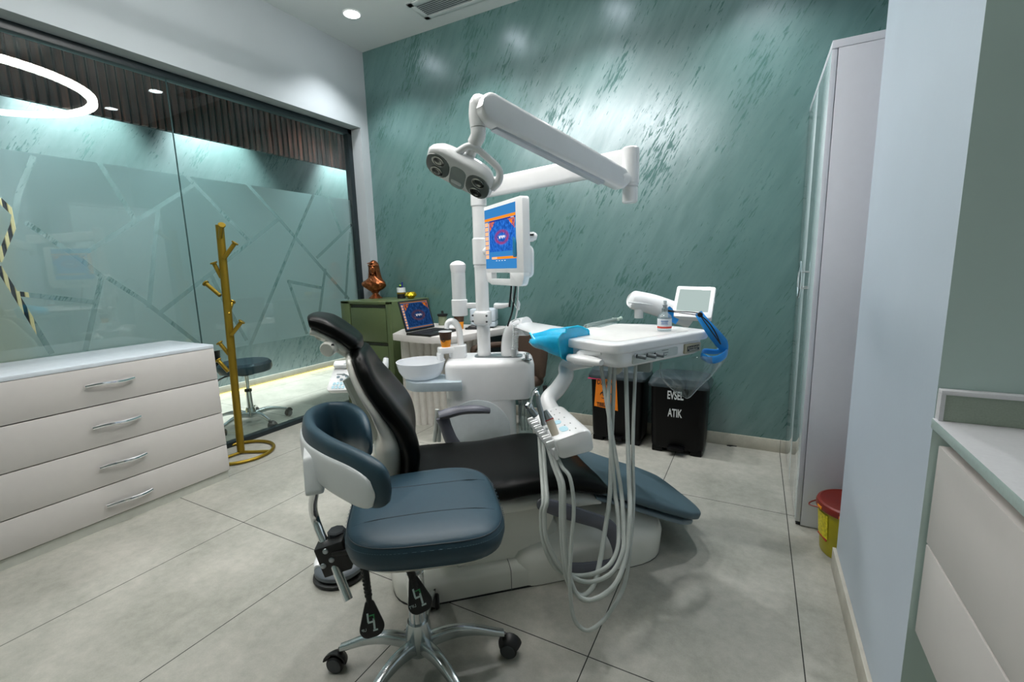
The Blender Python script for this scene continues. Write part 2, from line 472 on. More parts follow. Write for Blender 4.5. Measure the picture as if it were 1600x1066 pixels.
# striped slat panel low on the corridor wall, seen at the left through the clear strips
q = onX(XC + 0.03, 34, 400)
bm = NB(); box2(bm, (XC, -1.2, 0.09), (XC + 0.016, q.y, 1.80), mi=1)
y = q.y - 0.012
while y > -1.1:
    box(bm, (XC + 0.022, y, 0.945), (0.014, 0.020, 1.71), None, 0.002, 1)
    y -= 0.045
struct('trim_2', bm, [mat('cream_slat', (214, 200, 150), 0.5), mat('dark_slat_backing', (24, 30, 44), 0.6)])

# ------------------------------------------------------------------ glazed partition
win = bpy.data.objects.new('window_1', None); COL.objects.link(win); win['kind'] = 'structure'; win['label'] = 'black framed glass partition with frosted film and clear crossing strips'; win['category'] = 'window'
win.location = (XG, 1.7, 0)
bm = NB()
Y0, Y1, ZT = -1.6, 3.15, 2.46
for a, b in (((XG - 0.03, Y0, ZT - 0.045), (XG + 0.03, Y1, ZT)), ((XG - 0.03, Y1 - 0.045, 0), (XG + 0.03, Y1, ZT)),
             ((XG - 0.03, Y0, 0), (XG + 0.03, Y1, 0.035)), ((XG - 0.03, Y0, 0), (XG + 0.03, Y0 + 0.045, ZT))):
    box2(bm, a, b, 0.003)
struct('window_frame', bm, M_BLACKMETAL, win)
for ya, yb_ in ((Y0 + 0.03, 1.694), (1.698, Y1 - 0.03)):
    bm = NB(); box2(bm, (XG - 0.004, ya, 0.02), (XG + 0.004, yb_, ZT - 0.03)); struct('glass_pane', bm, M_GLASS, win)
bm = NB(); box2(bm, (XG - 0.0045, 1.694, 0.03), (XG + 0.0045, 1.698, ZT - 0.04)); struct('pane_joint', bm, mat('joint_seal', (60, 90, 92), 0.3), win)
# frosted film with clear strips left out of it: segments are measured on the glass
ZF0, ZF1 = 0.70, 1.857
SEG = [((52, 247, ), (30, 302)), ((30, 302), (22, 352)), ((0, 312), (22, 333)), ((22, 352), (0, 405)), ((45, 350), (123, 402)), ((156, 254), (210, 341)),
       ((123, 402), (305, 288)), ((248, 330), (234, 478)), ((123, 402), (160, 432)), ((160, 432), (135, 545)), ((0, 420), (24, 458)), ((24, 458), (80, 550)),
       ((28, 459), (146, 472)), ((172, 436), (225, 470)), ((225, 470), (312, 538)), ((250, 490), (330, 428)), ((290, 272), (392, 378)), ((392, 378), (437, 342)),
       ((392, 378), (330, 428)), ((388, 288), (437, 342)), ((437, 342), (545, 466)), ((490, 306), (460, 376)), ((460, 376), (392, 540)), ((512, 308), (534, 364)), ((497, 402), (549, 352)),
       ((548, 365), (541, 465)), ((509, 422), (500, 490)), ((452, 440), (503, 450)), ((452, 440), (480, 520)), ((335, 440), (385, 530)), ((330, 428), (365, 500))]
def yz(p):
    q = onX(XG, p[0], p[1]); return Vector((q.y, q.z))
segs = []
for a, b in SEG:
    a = yz(a); b = yz(b); d = (b - a).normalized(); segs.append((a - d * 0.012, b + d * 0.012))
HW = 0.0125
bm = NB()
XF = XG - 0.0075
def film_quad(ya, yb_):
    vs = [bm.verts.new((XF, y_, z_)) for y_, z_ in ((ya, ZF0), (yb_, ZF0), (yb_, ZF1), (ya, ZF1))]; bm.faces.new(vs)
film_quad(Y0 + 0.045, 1.694); film_quad(1.698, Y1 - 0.045)
for a, b in segs:
    d = (b - a).normalized(); nn = Vector((-d.y, d.x))
    # only cut faces that the strip reaches
    for off, dirv in ((a + nn * HW, nn), (a - nn * HW, nn), (a, d), (b, d)):
        lo = Vector((min(a.x, b.x) - 0.06, min(a.y, b.y) - 0.06)); hi = Vector((max(a.x, b.x) + 0.06, max(a.y, b.y) + 0.06))
        fs = []
        for f in bm.faces:
            ys = [v.co.y for v in f.verts]; zs = [v.co.z for v in f.verts]
            if max(ys) >= lo.x and min(ys) <= hi.x and max(zs) >= lo.y and min(zs) <= hi.y: fs.append(f)
        geo = list({e for f in fs for e in f.edges}) + list({v for f in fs for v in f.verts}) + fs
        bmesh.ops.bisect_plane(bm, geom=geo, dist=1e-6, plane_co=(XF, off.x, off.y), plane_no=(0, dirv.x, dirv.y))
kill = []
for f in bm.faces:
    c = f.calc_center_median(); p = Vector((c.y, c.z))
    for a, b in segs:
        ab = b - a; tt = (p - a).dot(ab) / ab.length_squared
        if -0.001 < tt < 1.001 and abs((p - a).cross(ab.normalized())) < HW: kill.append(f); break
bmesh.ops.delete(bm, geom=kill, context='FACES')
m = bpy.data.materials.new('frosted_film'); m.use_nodes = True
t = NT(m)
rf = t.node('ShaderNodeBsdfRefraction'); rf.inputs['Color'].default_value = (0.84, 0.93, 0.97, 1); rf.inputs['Roughness'].default_value = 0.55; rf.inputs['IOR'].default_value = 1.16
tl = t.node('ShaderNodeBsdfTranslucent'); tl.inputs[0].default_value = (0.72, 0.84, 0.90, 1)
df = t.node('ShaderNodeBsdfDiffuse'); df.inputs[0].default_value = (0.42, 0.52, 0.56, 1)
m1 = t.node('ShaderNodeMixShader'); m1.inputs[0].default_value = 0.45
m2 = t.node('ShaderNodeMixShader'); m2.inputs[0].default_value = 0.20
t.link(rf.outputs[0], m1.inputs[1]); t.link(tl.outputs[0], m1.inputs[2])
t.link(m1.outputs[0], m2.inputs[1]); t.link(df.outputs[0], m2.inputs[2]); t.link(m2.outputs[0], t.out.inputs[0])
struct('frosted_film', bm, m, win)

# ------------------------------------------------------------------ lamps
M_RINGBODY = mat('ring_housing', (235, 238, 238), 0.4)
ring = thing('ring_lamp', 'large white glowing LED ring lamp hung below the ceiling, mirrored in the glass', 'lamp', (-1.49, 1.23, 2.62))
RO, RI = 0.765, 0.712
def annulus(bm, c, ro, ri, z0, z1, seg=96):
    rings = [[Vector((c[0] + r * math.cos(2 * PI * k / seg), c[1] + r * math.sin(2 * PI * k / seg), z)) for k in range(seg)] for r, z in ((ro, z0), (ro, z1), (ri, z1), (ri, z0), (ro, z0))]
    loft(bm, rings, False, False); bmesh.ops.remove_doubles(bm, verts=bm.verts, dist=1e-5)
bm = NB(); annulus(bm, (-1.49, 1.23), RO, RI, 2.64, 2.67); obj('housing', bm, M_RINGBODY, ring)
bm = NB(); annulus(bm, (-1.49, 1.23), RO, RI, 2.605, 2.64); obj('diffuser', bm, emat('ring_light', (255, 252, 248), RING_E), ring)
for a in (0.4, 2.5, 4.6):
    bm = NB(); x = -1.49 + 0.73 * math.cos(a); y = 1.23 + 0.73 * math.sin(a)
    cyl(bm, (x, y, 2.66), (-1.49 + 0.05 * math.cos(a), 1.23 + 0.05 * math.sin(a), ZC - 0.03), 0.0012, 6); obj('suspension_wire', bm, M_RINGBODY, ring)
bm = NB(); cyl(bm, (-1.49, 1.23, ZC - 0.035), (-1.49, 1.23, ZC), 0.07, 32); obj('ceiling_rose', bm, M_RINGBODY, ring)

DLX = ((-2.746, 'first recessed ceiling downlight from the glass wall, the one beside the air grille'), (-1.88, 'second recessed ceiling downlight from the glass wall'),
       (-1.02, 'third recessed ceiling downlight from the glass wall'), (-0.06, 'fourth recessed ceiling downlight from the glass wall'))
def downlight(x, y, label, power, group='round ceiling downlights', aim=None, cone=105):
    dl = thing('downlight', label, 'ceiling light', (x, y, ZC), group)
    bm = NB(); lathe(bm, [(0.056, 0.0), (0.068, 0.0), (0.068, -0.004), (0.058, -0.006), (0.056, 0.0)], 32, Matrix.Translation((x, y, ZC)), False, False); obj('trim_ring', bm, M_RINGBODY, dl)
    bm = NB(); lathe(bm, [(0.0562, -0.0005), (0.0562, -0.005), (0.03, -0.0075)], 32, Matrix.Translation((x, y, ZC))); obj('lens', bm, emat('downlight_lens', (245, 250, 255), 14), dl)
    L = bpy.data.lights.new('downlight_beam', 'SPOT'); L.energy = power; L.spot_size = math.radians(cone); L.spot_blend = 0.7; L.shadow_soft_size = 0.035
    L.color = (0.98, 0.985, 1.0)
    lo = bpy.data.objects.new('downlight_beam', L); COL.objects.link(lo); lo.parent = dl; lo.location = (0, 0, -0.02)
    if aim is not None:
        lo.rotation_euler = Vector((0, 0, -1)).rotation_difference((Vector(aim) - Vector((x, y, ZC))).normalized()).to_euler()
for x, lab in DLX: downlight(x, 2.755, lab, DL_W)
for x, y in ((-2.4, -0.5),): downlight(x, y, 'added ceiling downlight out of view behind the camera, brightening the front', DL_W * 0.8)  # added fill lamp, unseen behind the camera
for y, lab in ((1.75, 'corridor downlight washing the green wall, nearest the chest of drawers'), (2.8, 'corridor downlight washing the green wall behind the coat stand'), (4.45, 'corridor downlight washing the green wall, farthest along the corridor')):
    downlight(-4.64, y, lab, 450, 'corridor downlights', (-4.80, y + 0.02, 2.2), 80)
for y in (0.3, 3.6): downlight(-3.9, y, 'added corridor downlight out of view, brightening the slats and the corridor', 60, 'corridor downlights', None, 120)  # added unseen lamps that brighten the slats and corridor

# air grille in the ceiling
P = [onZ(ZC, *p) for p in ((645, 14), (664, 30))]
gx0, gy0, gy1 = P[0].x, 2.86, 3.10
vent = thing('air_grille', 'long white slotted air grille in the ceiling beside the green wall', 'air grille', (gx0 + 0.6, 2.98, ZC))
bm = NB()
for a, b in (((gx0, gy0), (gx0 + 1.3, gy0 + 0.045)), ((gx0, gy1 - 0.04), (gx0 + 1.3, gy1)), ((gx0, gy0), (gx0 + 0.045, gy1)), ((gx0 + 1.255, gy0), (gx0 + 1.3, gy1))):
    box2(bm, (a[0], a[1], ZC - 0.008), (b[0], b[1], ZC), 0.002)
obj('grille_frame', bm, mat('vent_white', (200, 206, 206), 0.5), vent)
bm = NB(); box2(bm, (gx0 + 0.04, gy0 + 0.04, ZC - 0.002), (gx0 + 1.26, gy1 - 0.035, ZC - 0.0005)); obj('dark_duct', bm, mat('duct_dark', (30, 36, 38), 0.8), vent)
bm = NB()
for k in range(8):
    yy = gy0 + 0.052 + k * 0.0195; box(bm, (gx0 + 0.65, yy, ZC - 0.006), (1.21, 0.008, 0.002), None)
obj('slats', bm, mat('vent_slat', (150, 160, 162), 0.5), vent)
# ------------------------------------------------------------------ common object materials
M_WHITE = mat('white_lacquer', (203, 199, 196), 0.38, vary=0.01)
M_GLOSSWHITE = mat('gloss_white_plastic', (240, 241, 242), 0.22, vary=0.01, coat=0.3)
M_PLASTIC = mat('satin_white_plastic', (220, 224, 225), 0.35, vary=0.01)
M_DARKGAP = mat('shadow_gap', (40, 40, 40), 0.8)
M_CHROME = mat('chrome', (225, 228, 230), 0.12, metal=1.0, vary=0.01)
M_ALU = mat('polished_aluminium', (196, 204, 206), 0.24, metal=1.0, vary=0.03)
M_STEEL = mat('brushed_steel', (180, 186, 190), 0.32, metal=1.0)
M_GOLD = mat('gold_lacquer', (152, 126, 40), 0.36, metal=0.75, vary=0.05)
M_OLIVE = mat('olive_metal', (80, 94, 62), 0.36, vary=0.02)
M_TEALVINYL = mat('teal_vinyl', (42, 67, 80), 0.42, spec=0.4, vary=0.04, scale=60, bump=0.08, bscale=500)
M_BLACKVINYL = mat('black_vinyl', (9, 11, 10), 0.33, spec=0.12, vary=0.05, bump=0.03, bscale=400)
M_BLACK = mat('black_plastic', (14, 15, 16), 0.45)
M_DARKGREY = mat('dark_grey_plastic', (62, 66, 70), 0.5)
M_SLATE = mat('slate_vinyl_cover', (72, 94, 104), 0.5, vary=0.03)
M_PURPLEGREY = mat('purple_grey_plastic', (92, 94, 104), 0.42)
M_HOSE = mat('hose_silicone', (176, 182, 178), 0.5, spec=0.4)
M_BLUEFILM = None

# ------------------------------------------------------------------ chest of drawers
cx0, cx1, cy0, cy1, ch = -3.245, -2.762, 0.48, 1.487, 0.822
chest = thing('chest_of_drawers', 'white chest of four wide drawers standing against the frosted glass', 'chest of drawers', ((cx0 + cx1) / 2, (cy0 + cy1) / 2, 0))
bm = NB(); box2(bm, (cx0, cy0, 0.045), (cx1 - 0.02, cy1, ch - 0.02), 0.001); obj('carcass', bm, M_WHITE, chest)
bm = NB(); box2(bm, (cx0, cy0, ch - 0.02), (cx1, cy1, ch), 0.002); obj('top_panel', bm, mat('white_top', (212, 220, 228), 0.25), chest)
bm = NB(); box2(bm, (cx0 + 0.02, cy0 + 0.005, 0.0), (cx1 - 0.012, cy1 - 0.006, 0.045)); obj('plinth', bm, mat('plinth_white', (196, 198, 190), 0.5), chest)
bm = NB(); box2(bm, (cx1 - 0.024, cy0 + 0.004, 0.05), (cx1 - 0.0195, cy1 - 0.004, ch - 0.025)); obj('drawer_gaps', bm, M_DARKGAP, chest)
zs = [0.052, 0.2165, 0.416, 0.619, 0.802]
HC = 0.986
for k in range(4):
    z0 = zs[k]; z1 = zs[k + 1] - (0.005 if k < 3 else 0.002)
    bm = NB(); box2(bm, (cx1 - 0.019, cy0 + 0.001, z0), (cx1, cy1 - 0.001, z1), 0.0015)
    dr = obj('drawer', bm, M_WHITE, chest)
    hz = (0.115, 0.314, 0.515, 0.718)[k]
    bm = NB()
    pts = []
    for i in range(13):
        tt = i / 12; yy = HC - 0.097 + 0.194 * tt
        pts.append((cx1 + 0.012 + 0.016 * math.sin(PI * tt), yy, hz + 0.003 * math.sin(2 * PI * tt)))
    tube(bm, pts, [0.0062, 0.0074, 0.0062], 8, up=(0, 0, 1), flat=1.3)
    for s in (-0.09, 0.09): cyl(bm, (cx1, HC + s * 0.9, hz), (cx1 + 0.018, HC + s * 0.9, hz), 0.004, 10)
    obj('handle', bm, M_CHROME, dr)

# ------------------------------------------------------------------ coat stand
YS = 1.74; XS = -3.07
stand = thing('coat_stand', 'golden tree-shaped coat stand between the chest and the dental stool', 'coat stand', (XS, YS, 0))
bm = NB(); tube(bm, [(XS, YS, 0.02), (-3.005, YS + 0.01, 1.53)], 0.0235, 16); obj('pole', bm, M_GOLD, stand)
bm = NB(); R_ = 0.20
tube(bm, [(XS + R_ * math.cos(a), YS + R_ * math.sin(a), 0.013) for a in [2 * PI * k / 40 for k in range(40)]], 0.011, 10, closed=True)
obj('base_ring', bm, M_GOLD, stand)
bm = NB()
for a in (0.5, 2.6, 4.7): tube(bm, [(XS, YS, 0.013), (XS + (R_ - 0.005) * math.cos(a), YS + (R_ - 0.005) * math.sin(a), 0.013)], 0.010, 10)
obj('base_spokes', bm, M_GOLD, stand)
def xp(z): return XS + (0.065) * z / 1.53
for tip, root in (((346.5, 352), (344, 372)), ((367, 380), (350, 404)), ((334, 411), (346, 434)), ((321.5, 443), (344, 462)), ((362.5, 472), (357, 491)), ((377.5, 503), (361, 524)), ((343, 536), (358, 554)), ((341, 563), (357, 581))):
    rt = onY(YS, *root)
    dy = 0.05 if tip[0] > 355 else -0.03
    tp = onY(YS + dy, *tip)
    bm = NB(); d = (tp - rt).normalized()
    cyl(bm, rt, tp, 0.0125, 14); pg = obj('peg', bm, M_GOLD, stand)
    bm = NB(); cyl(bm, tp - d * 0.004, tp + d * 0.006, 0.021, 18, bev=0.002); obj('peg_cap', bm, M_GOLD, pg)

# ------------------------------------------------------------------ olive filing cabinet
fx0, fx1, fy0, fy1, fh = -3.105, -2.552, 2.734, 3.225, 0.972
cab = thing('filing_cabinet', 'olive green metal filing cabinet in the corner beside the glass', 'filing cabinet', ((fx0 + fx1) / 2, (fy0 + fy1) / 2, 0))
bm = NB(); box2(bm, (fx0, fy0 + 0.02, 0), (fx1, fy1, fh), 0.004)
for a, b in (((fx0, fy0, 0), (fx0 + 0.10, fy0 + 0.022, fh)), ((fx1 - 0.05, fy0, 0), (fx1, fy0 + 0.022, fh)), ((fx0, fy0, fh - 0.022), (fx1, fy0 + 0.022, fh)), ((fx0, fy0, 0), (fx1, fy0 + 0.022, 0.05))): box2(bm, a, b, 0.003)
obj('body', bm, M_OLIVE, cab)
hs = [0.055, 0.345, 0.635, 0.945]
for k in range(3):
    bm = NB(); z0, z1 = hs[k] + 0.006, hs[k + 1] - 0.004
    box2(bm, (fx0 + 0.108, fy0 + 0.002, z0), (fx1 - 0.058, fy0 + 0.02, z1 - 0.022), 0.003)
    d = obj('drawer', bm, M_OLIVE, cab)
    bm = NB(); box2(bm, (fx0 + 0.108, fy0 + 0.012, z1 - 0.022), (fx1 - 0.058, fy0 + 0.0225, z1), 0.001); obj('grip_slot', bm, mat('slot_dark', (24, 30, 20), 0.6), d)

# bronze bust on the cabinet
M_BRONZE = mat('bronze', (142, 84, 50), 0.30, metal=0.85, vary=0.45, scale=60, bump=1.0, bscale=70)
bx, by, bz = -3.035, 3.075, fh
bust = thing('bust', 'small bronze bust of a draped woman with a head scarf on the filing cabinet', 'statue', (bx, by, bz))
BF = frame((bx, by, bz), (0.94, 0.34, 0)) @ Matrix.Diagonal((1.12, 1.12, 1.17, 1))        # faces the room
bm = NB(); lathe(bm, [(0.054, 0), (0.054, 0.006), (0.046, 0.012), (0.034, 0.022), (0.024, 0.034), (0.022, 0.040), (0.032, 0.045), (0.032, 0.052)], 28, BF); obj('pedestal', bm, M_BRONZE, bust)
def bust_ring(z, rx, ry, cy_, fold=0.0, nf=8, n=72, tw=55, shr=0.0):
    out = []
    for k in range(n):
        a = 2 * PI * k / n
        f = 1 + 1.5 * fold * (abs(math.sin(nf * a / 2 + z * tw)) ** 0.6 - 0.6 + 0.35 * math.sin(3 * a + z * 30))
        out.append(BF @ Vector((rx * f * math.cos(a), cy_ + ry * f * math.sin(a), z + shr * abs(math.cos(a)) ** 2)))
    return out
bm = NB()
loft(bm, [bust_ring(z, rx, ry, c, f, shr=sh_) for z, rx, ry, c, f, sh_ in ((0.050, 0.028, 0.024, 0, 0.05, 0), (0.060, 0.046, 0.034, 0, 0.12, 0), (0.072, 0.066, 0.043, 0, 0.20, 0.004), (0.086, 0.080, 0.050, -0.002, 0.22, 0.004),
    (0.100, 0.087, 0.054, -0.004, 0.22, 0.002), (0.114, 0.089, 0.055, -0.005, 0.20, 0), (0.128, 0.086, 0.052, -0.003, 0.18, -0.004), (0.142, 0.074, 0.046, 0, 0.16, -0.008), (0.154, 0.058, 0.042, 0.003, 0.14, -0.008), (0.166, 0.042, 0.038, 0.006, 0.10, -0.006), (0.178, 0.030, 0.032, 0.006, 0.0, 0))])
obj('draped_shoulders', bm, M_BRONZE, bust, 70)
bm = NB()       # scarf: falls open at the front round the face
def hood(z, rx, ry, cy_, gap, fold):
    pts = []
    for k in range(41):
        a = -PI / 2 + gap + (2 * PI - 2 * gap) * k / 40
        f = 1 + fold * math.sin(10 * a + z * 50)
        pts.append((rx * f * math.cos(a), cy_ + ry * f * math.sin(a)))
    inner = [(x * 0.86, cy_ + (y - cy_) * 0.86) for x, y in reversed(pts)]
    return [BF @ Vector((x, y, z)) for x, y in pts + inner]
loft(bm, [hood(0.118, 0.068, 0.050, 0.010, 0.62, 0.05), hood(0.140, 0.060, 0.046, 0.012, 0.62, 0.05), hood(0.165, 0.052, 0.044, 0.012, 0.66, 0.04), hood(0.190, 0.047, 0.043, 0.010, 0.72, 0.03), hood(0.215, 0.044, 0.044, 0.008, 0.72, 0.02), hood(0.238, 0.043, 0.045, 0.006, 0.62, 0.01),
          hood(0.256, 0.040, 0.044, 0.005, 0.34, 0.0), hood(0.268, 0.034, 0.039, 0.005, 0.08, 0.0), hood(0.282, 0.022, 0.026, 0.006, 0.03, 0.0), hood(0.291, 0.006, 0.008, 0.007, 0.03, 0.0)])
obj('head_scarf', bm, M_BRONZE, bust, 70)
bm = NB()
dome(bm, (0, -0.012, 0.222), 0.029, 0.030, 0.040, 24, 12, BF)             # face
dome(bm, (0, -0.043, 0.219), 0.005, 0.008, 0.012, 10, 6, BF)              # nose
dome(bm, (0, -0.037, 0.201), 0.010, 0.005, 0.003, 10, 6, BF)              # mouth
for s in (-1, 1): dome(bm, (s * 0.011, -0.037, 0.231), 0.007, 0.005, 0.003, 10, 6, BF)
dome(bm, (0, -0.028, 0.188), 0.013, 0.010, 0.008, 10, 6, BF)              # chin
tube(bm, [BF @ Vector((0, 0.0, 0.150)), BF @ Vector((0, -0.004, 0.195))], 0.020, 14)   # neck
obj('face', bm, M_BRONZE, bust, 60)
bm = NB(); tube(bm, [BF @ Vector((0.040 * math.cos(a), -0.002 + 0.042 * math.sin(a), 0.250)) for a in [PI + PI * k / 12 for k in range(13)]], 0.005, 8)
tube(bm, [BF @ Vector((x, -0.040 - 0.008 * math.cos(x * 30), 0.262 + 0.008 * math.cos(x * 40))) for x in (-0.030, -0.015, 0, 0.015, 0.030)], 0.004, 8, 4)
obj('head_band', bm, M_BRONZE, bust)

# pen holder with two pens, and the gold faceted bowl
hx, hy = -2.745, 3.09
hold = thing('pen_holder', 'small white, gold and black round pen holder on the filing cabinet', 'pen holder', (hx, hy, fh))
for nm, a, b, mm in (('black_base', 0, 0.040, M_BLACK), ('gold_band', 0.040, 0.054, M_GOLD), ('white_cup', 0.054, 0.094, M_PLASTIC)):
    bm = NB(); cyl(bm, (hx, hy, fh + a), (hx, hy, fh + b), 0.037, 28); obj(nm, bm, mm, hold)
pn = thing('marker_pen', 'lime green capped marker standing in the pen holder', 'pen', (hx - 0.005, hy, fh + 0.092))
bm = NB(); cyl(bm, (hx - 0.005, hy, fh + 0.0935), (hx - 0.004, hy, fh + 0.108), 0.010, 14); obj('barrel', bm, M_BLACK, pn)
bm = NB(); cyl(bm, (hx - 0.004, hy, fh + 0.108), (hx - 0.004, hy, fh + 0.119), 0.011, 14, bev=0.003); obj('cap', bm, mat('lime_plastic', (150, 200, 40), 0.4), pn)
bm = NB(); tube(bm, [(hx + 0.014, hy, fh + 0.0935), (hx + 0.020, hy - 0.003, fh + 0.143)], 0.006, 10)
tag(obj('ballpoint_pen', bm, mat('blue_plastic', (36, 40, 130), 0.4)), 'slim dark blue pen sticking out of the pen holder', 'pen')
gx, gy = -2.635, 3.085
bm = NB()
r_ = [(0.022, 0.0), (0.052, 0.030), (0.040, 0.056), (0.030, 0.052), (0.020, 0.02)]
rings = [[Vector((gx + r * math.cos(2 * PI * (k + 0.5 * (i % 2)) / 7), gy + r * math.sin(2 * PI * (k + 0.5 * (i % 2)) / 7), fh + z)) for k in range(7)] for i, (r, z) in enumerate(r_)]
vs = [[bm.verts.new(p) for p in rr] for rr in rings]
for i, (a, b) in enumerate(zip(vs, vs[1:])):
    for k in range(7):
        j = (k + 1) % 7
        if i % 2 == 0: bm.faces.new((a[k], a[j], b[k])); bm.faces.new((a[j], b[j], b[k]))
        else: bm.faces.new((a[k], b[j], b[k])); bm.faces.new((a[k], a[j], b[j]))
bm.faces.new(list(reversed(vs[0]))); bm.faces.new(vs[-1])
tag(obj('faceted_bowl', bm, mat('bright_gold', (214, 178, 40), 0.22, metal=0.8), None, 2), 'small golden faceted tealight bowl beside the pen holder', 'bowl')

# ------------------------------------------------------------------ desk with the fluted front
ZD = 0.75
dk = [onZ(ZD, *p) for p in ((613.5, 521.5), (640, 524.5), (665, 526.5), (694, 526.5), (720, 524.5), (749, 519))]
desk = thing('desk', 'white desk with a rounded top and a fluted front, behind the dental unit', 'desk', (dk[1].x + 0.2, dk[1].y + 0.25, 0))
poly = [(p.x, p.y) for p in dk] + [(-1.72, 3.05), (-1.74, 3.2), (-2.50, 3.2), (-2.49, 2.78)]
bm = NB(); prism(bm, poly, ZD - 0.05, ZD, None, 0.003); obj('desk_top', bm, M_WHITE, desk)
f0 = onZ(0, 638, 662); f1 = onZ(0, 655, 663.5); f2 = onZ(0, 676, 663)
dirf = Vector((0.90, 0.43, 0)).normalized()
base_pts = catmull([f0 + Vector((-0.02, 0.10, 0)), f0, f1, f2, f2 + dirf * 0.22, f2 + dirf * 0.45], 10)
bm = NB()
L = 0; acc = [0]
for a, b in zip(base_pts, base_pts[1:]): L += (b - a).length; acc.append(L)
def along(s):
    for i in range(len(acc) - 1):
        if s <= acc[i + 1] or i == len(acc) - 2:
            tt = (s - acc[i]) / max(1e-6, acc[i + 1] - acc[i]); return base_pts[i].lerp(base_pts[i + 1], tt), (base_pts[i + 1] - base_pts[i]).normalized()
w = 0.055; n = int(L / w); outl = []
for i in range(n):
    for j in range(6):
        tt = j / 6; p, d = along((i + tt) * w); nn = Vector((d.y, -d.x, 0))
        q = p + nn * (0.022 * math.sin(PI * tt) ** 0.6); outl.append((q.x, q.y))
p, d = along(n * w); outl.append((p.x, p.y))
back = [(x + 0.03, y + 0.09) for x, y in reversed(outl[::6])]
prism(bm, outl + back, 0.0, ZD - 0.05); obj('fluted_front', bm, mat('cream_fluted_panel', (206, 202, 196), 0.5), desk, 50)
bm = NB(); box2(bm, (-1.80, 2.95, 0), (-1.76, 3.2, ZD - 0.05)); obj('side_panel', bm, M_BLACK, desk)

# laptop
def quad_uv(bm, pts, mi=0, uv=((0, 0), (1, 0), (1, 1), (0, 1))):
    ul = bm.loops.layers.uv.verify()
    f = bm.faces.new([bm.verts.new(p) for p in pts]); f.material_index = mi
    for l, c in zip(f.loops, uv): l[ul].uv = c
    return f
def xray_mat(name, blue, red, strength):
    """a panoramic scan picture glowing on the screen: blue tissue, red jaw ring, orange corners"""
    m = bpy.data.materials.new(name); m.use_nodes = True
    t = NT(m); uv = t.node('ShaderNodeUVMap'); sp = t.node('ShaderNodeSeparateXYZ'); t.link(uv.outputs[0], sp.inputs[0])
    u, v = sp.outputs[0], sp.outputs[1]
    du = t.math('ABSOLUTE', t.math('SUBTRACT', u, 0.5)); dv = t.math('SUBTRACT', v, 0.46)
    rr = t.math('SQRT', t.math('ADD', t.math('POWER', t.math('MULTIPLY', du, 1.05), 2.0), t.math('POWER', t.math('MULTIPLY', dv, 1.25), 2.0)))
    nz = t.node('ShaderNodeTexNoise'); nz.inputs['Scale'].default_value = 9; nz.inputs['Detail'].default_value = 7; nz.inputs['Roughness'].default_value = 0.7
    mpn = t.node('ShaderNodeMapping'); mpn.inputs['Scale'].default_value = (2.2, 0.8, 1.0); t.link(uv.outputs[0], mpn.inputs[0]); t.link(mpn.outputs[0], nz.inputs['Vector'])
    ringm = t.math('SUBTRACT', 1.0, t.math('MINIMUM', 1.0, t.math('MULTIPLY', t.math('ABSOLUTE', t.math('SUBTRACT', rr, 0.24)), 11.0)))
    corner = t.math('MULTIPLY', t.math('GREATER_THAN', t.math('ADD', t.math('MULTIPLY', du, 1.3), v), 1.32), 1.0)
    band = t.math('SUBTRACT', 1.0, t.math('MINIMUM', 1.0, t.math('MULTIPLY', t.math('ABSOLUTE', dv), 16.0)))
    teeth = t.math('MULTIPLY', t.math('MULTIPLY', band, t.math('LESS_THAN', rr, 0.17)), t.math('GREATER_THAN', nz.outputs[0], 0.5))
    c0 = t.ramp(nz.outputs[0], [(0.25, s2l(tuple(k * 0.5 for k in blue))), (0.5, s2l(blue)), (0.78, s2l(tuple(min(255, k * 1.35 + 25) for k in blue)))])
    redf = t.math('MULTIPLY', t.math('ADD', ringm, t.math('MULTIPLY', corner, 1.0)), t.math('MINIMUM', 1.0, t.math('MAXIMUM', 0.0, t.math('MULTIPLY_ADD', nz.outputs[0], 5.0, -1.8))))
    c1 = t.mixc(t.math('MINIMUM', redf, 1.0), c0, s2l(red))
    c2 = t.mixc(t.math('MULTIPLY', corner, t.math('GREATER_THAN', nz.outputs[0], 0.5)), c1, s2l((240, 130, 30)))
    c3 = t.mixc(t.math('MINIMUM', t.math('MULTIPLY', teeth, 1.5), 1.0), c2, (0.9, 0.85, 0.9))
    e = t.node('ShaderNodeEmission'); t.link(c3, e.inputs[0]); e.inputs[1].default_value = strength
    t.link(e.outputs[0], t.out.inputs[0]); MATS[name] = m; return m
lap = thing('laptop', 'open black laptop showing a jaw scan, on the desk beside the olive cabinet', 'laptop', onZ(ZD, 655, 517))
hl = onZ(ZD + 0.016, 634.5, 520.5); hr = onZ(ZD + 0.016, 679, 512)
wdir = (hr - hl); LW = wdir.length; wdir.normalize()
fwd = Vector((wdir.y, -wdir.x, 0)).normalized()
LF = frame((hl + hr) / 2, wdir)          # x along the hinge, -y towards the user
bm = NB(); prism(bm, [(x, y - 0.115) for x, y in rrect(LW * 1.02, 0.235, 0.012)], -0.016, 0.0, LF, 0.002); obj('base', bm, M_BLACK, lap)
bm = NB()
for r in range(5):
    for k in range(13): box(bm, (-LW * 0.45 + LW * 0.9 * (k + 0.5) / 13, -0.035 - r * 0.021, 0.0012), (LW * 0.9 / 13 - 0.004, 0.017, 0.002), LF)
obj('keyboard', bm, mat('key_black', (30, 32, 34), 0.5), lap)
bm = NB(); box(bm, (0, -0.185, 0.0008), (0.10, 0.06, 0.001), LF); obj('touchpad', bm, mat('touchpad_grey', (40, 42, 46), 0.35), lap)
tilt = math.radians(16)
SF = LF @ Matrix.Translation((0, 0, 0.003)) @ Matrix.Rotation(-tilt, 4, 'X')
LH = 0.232
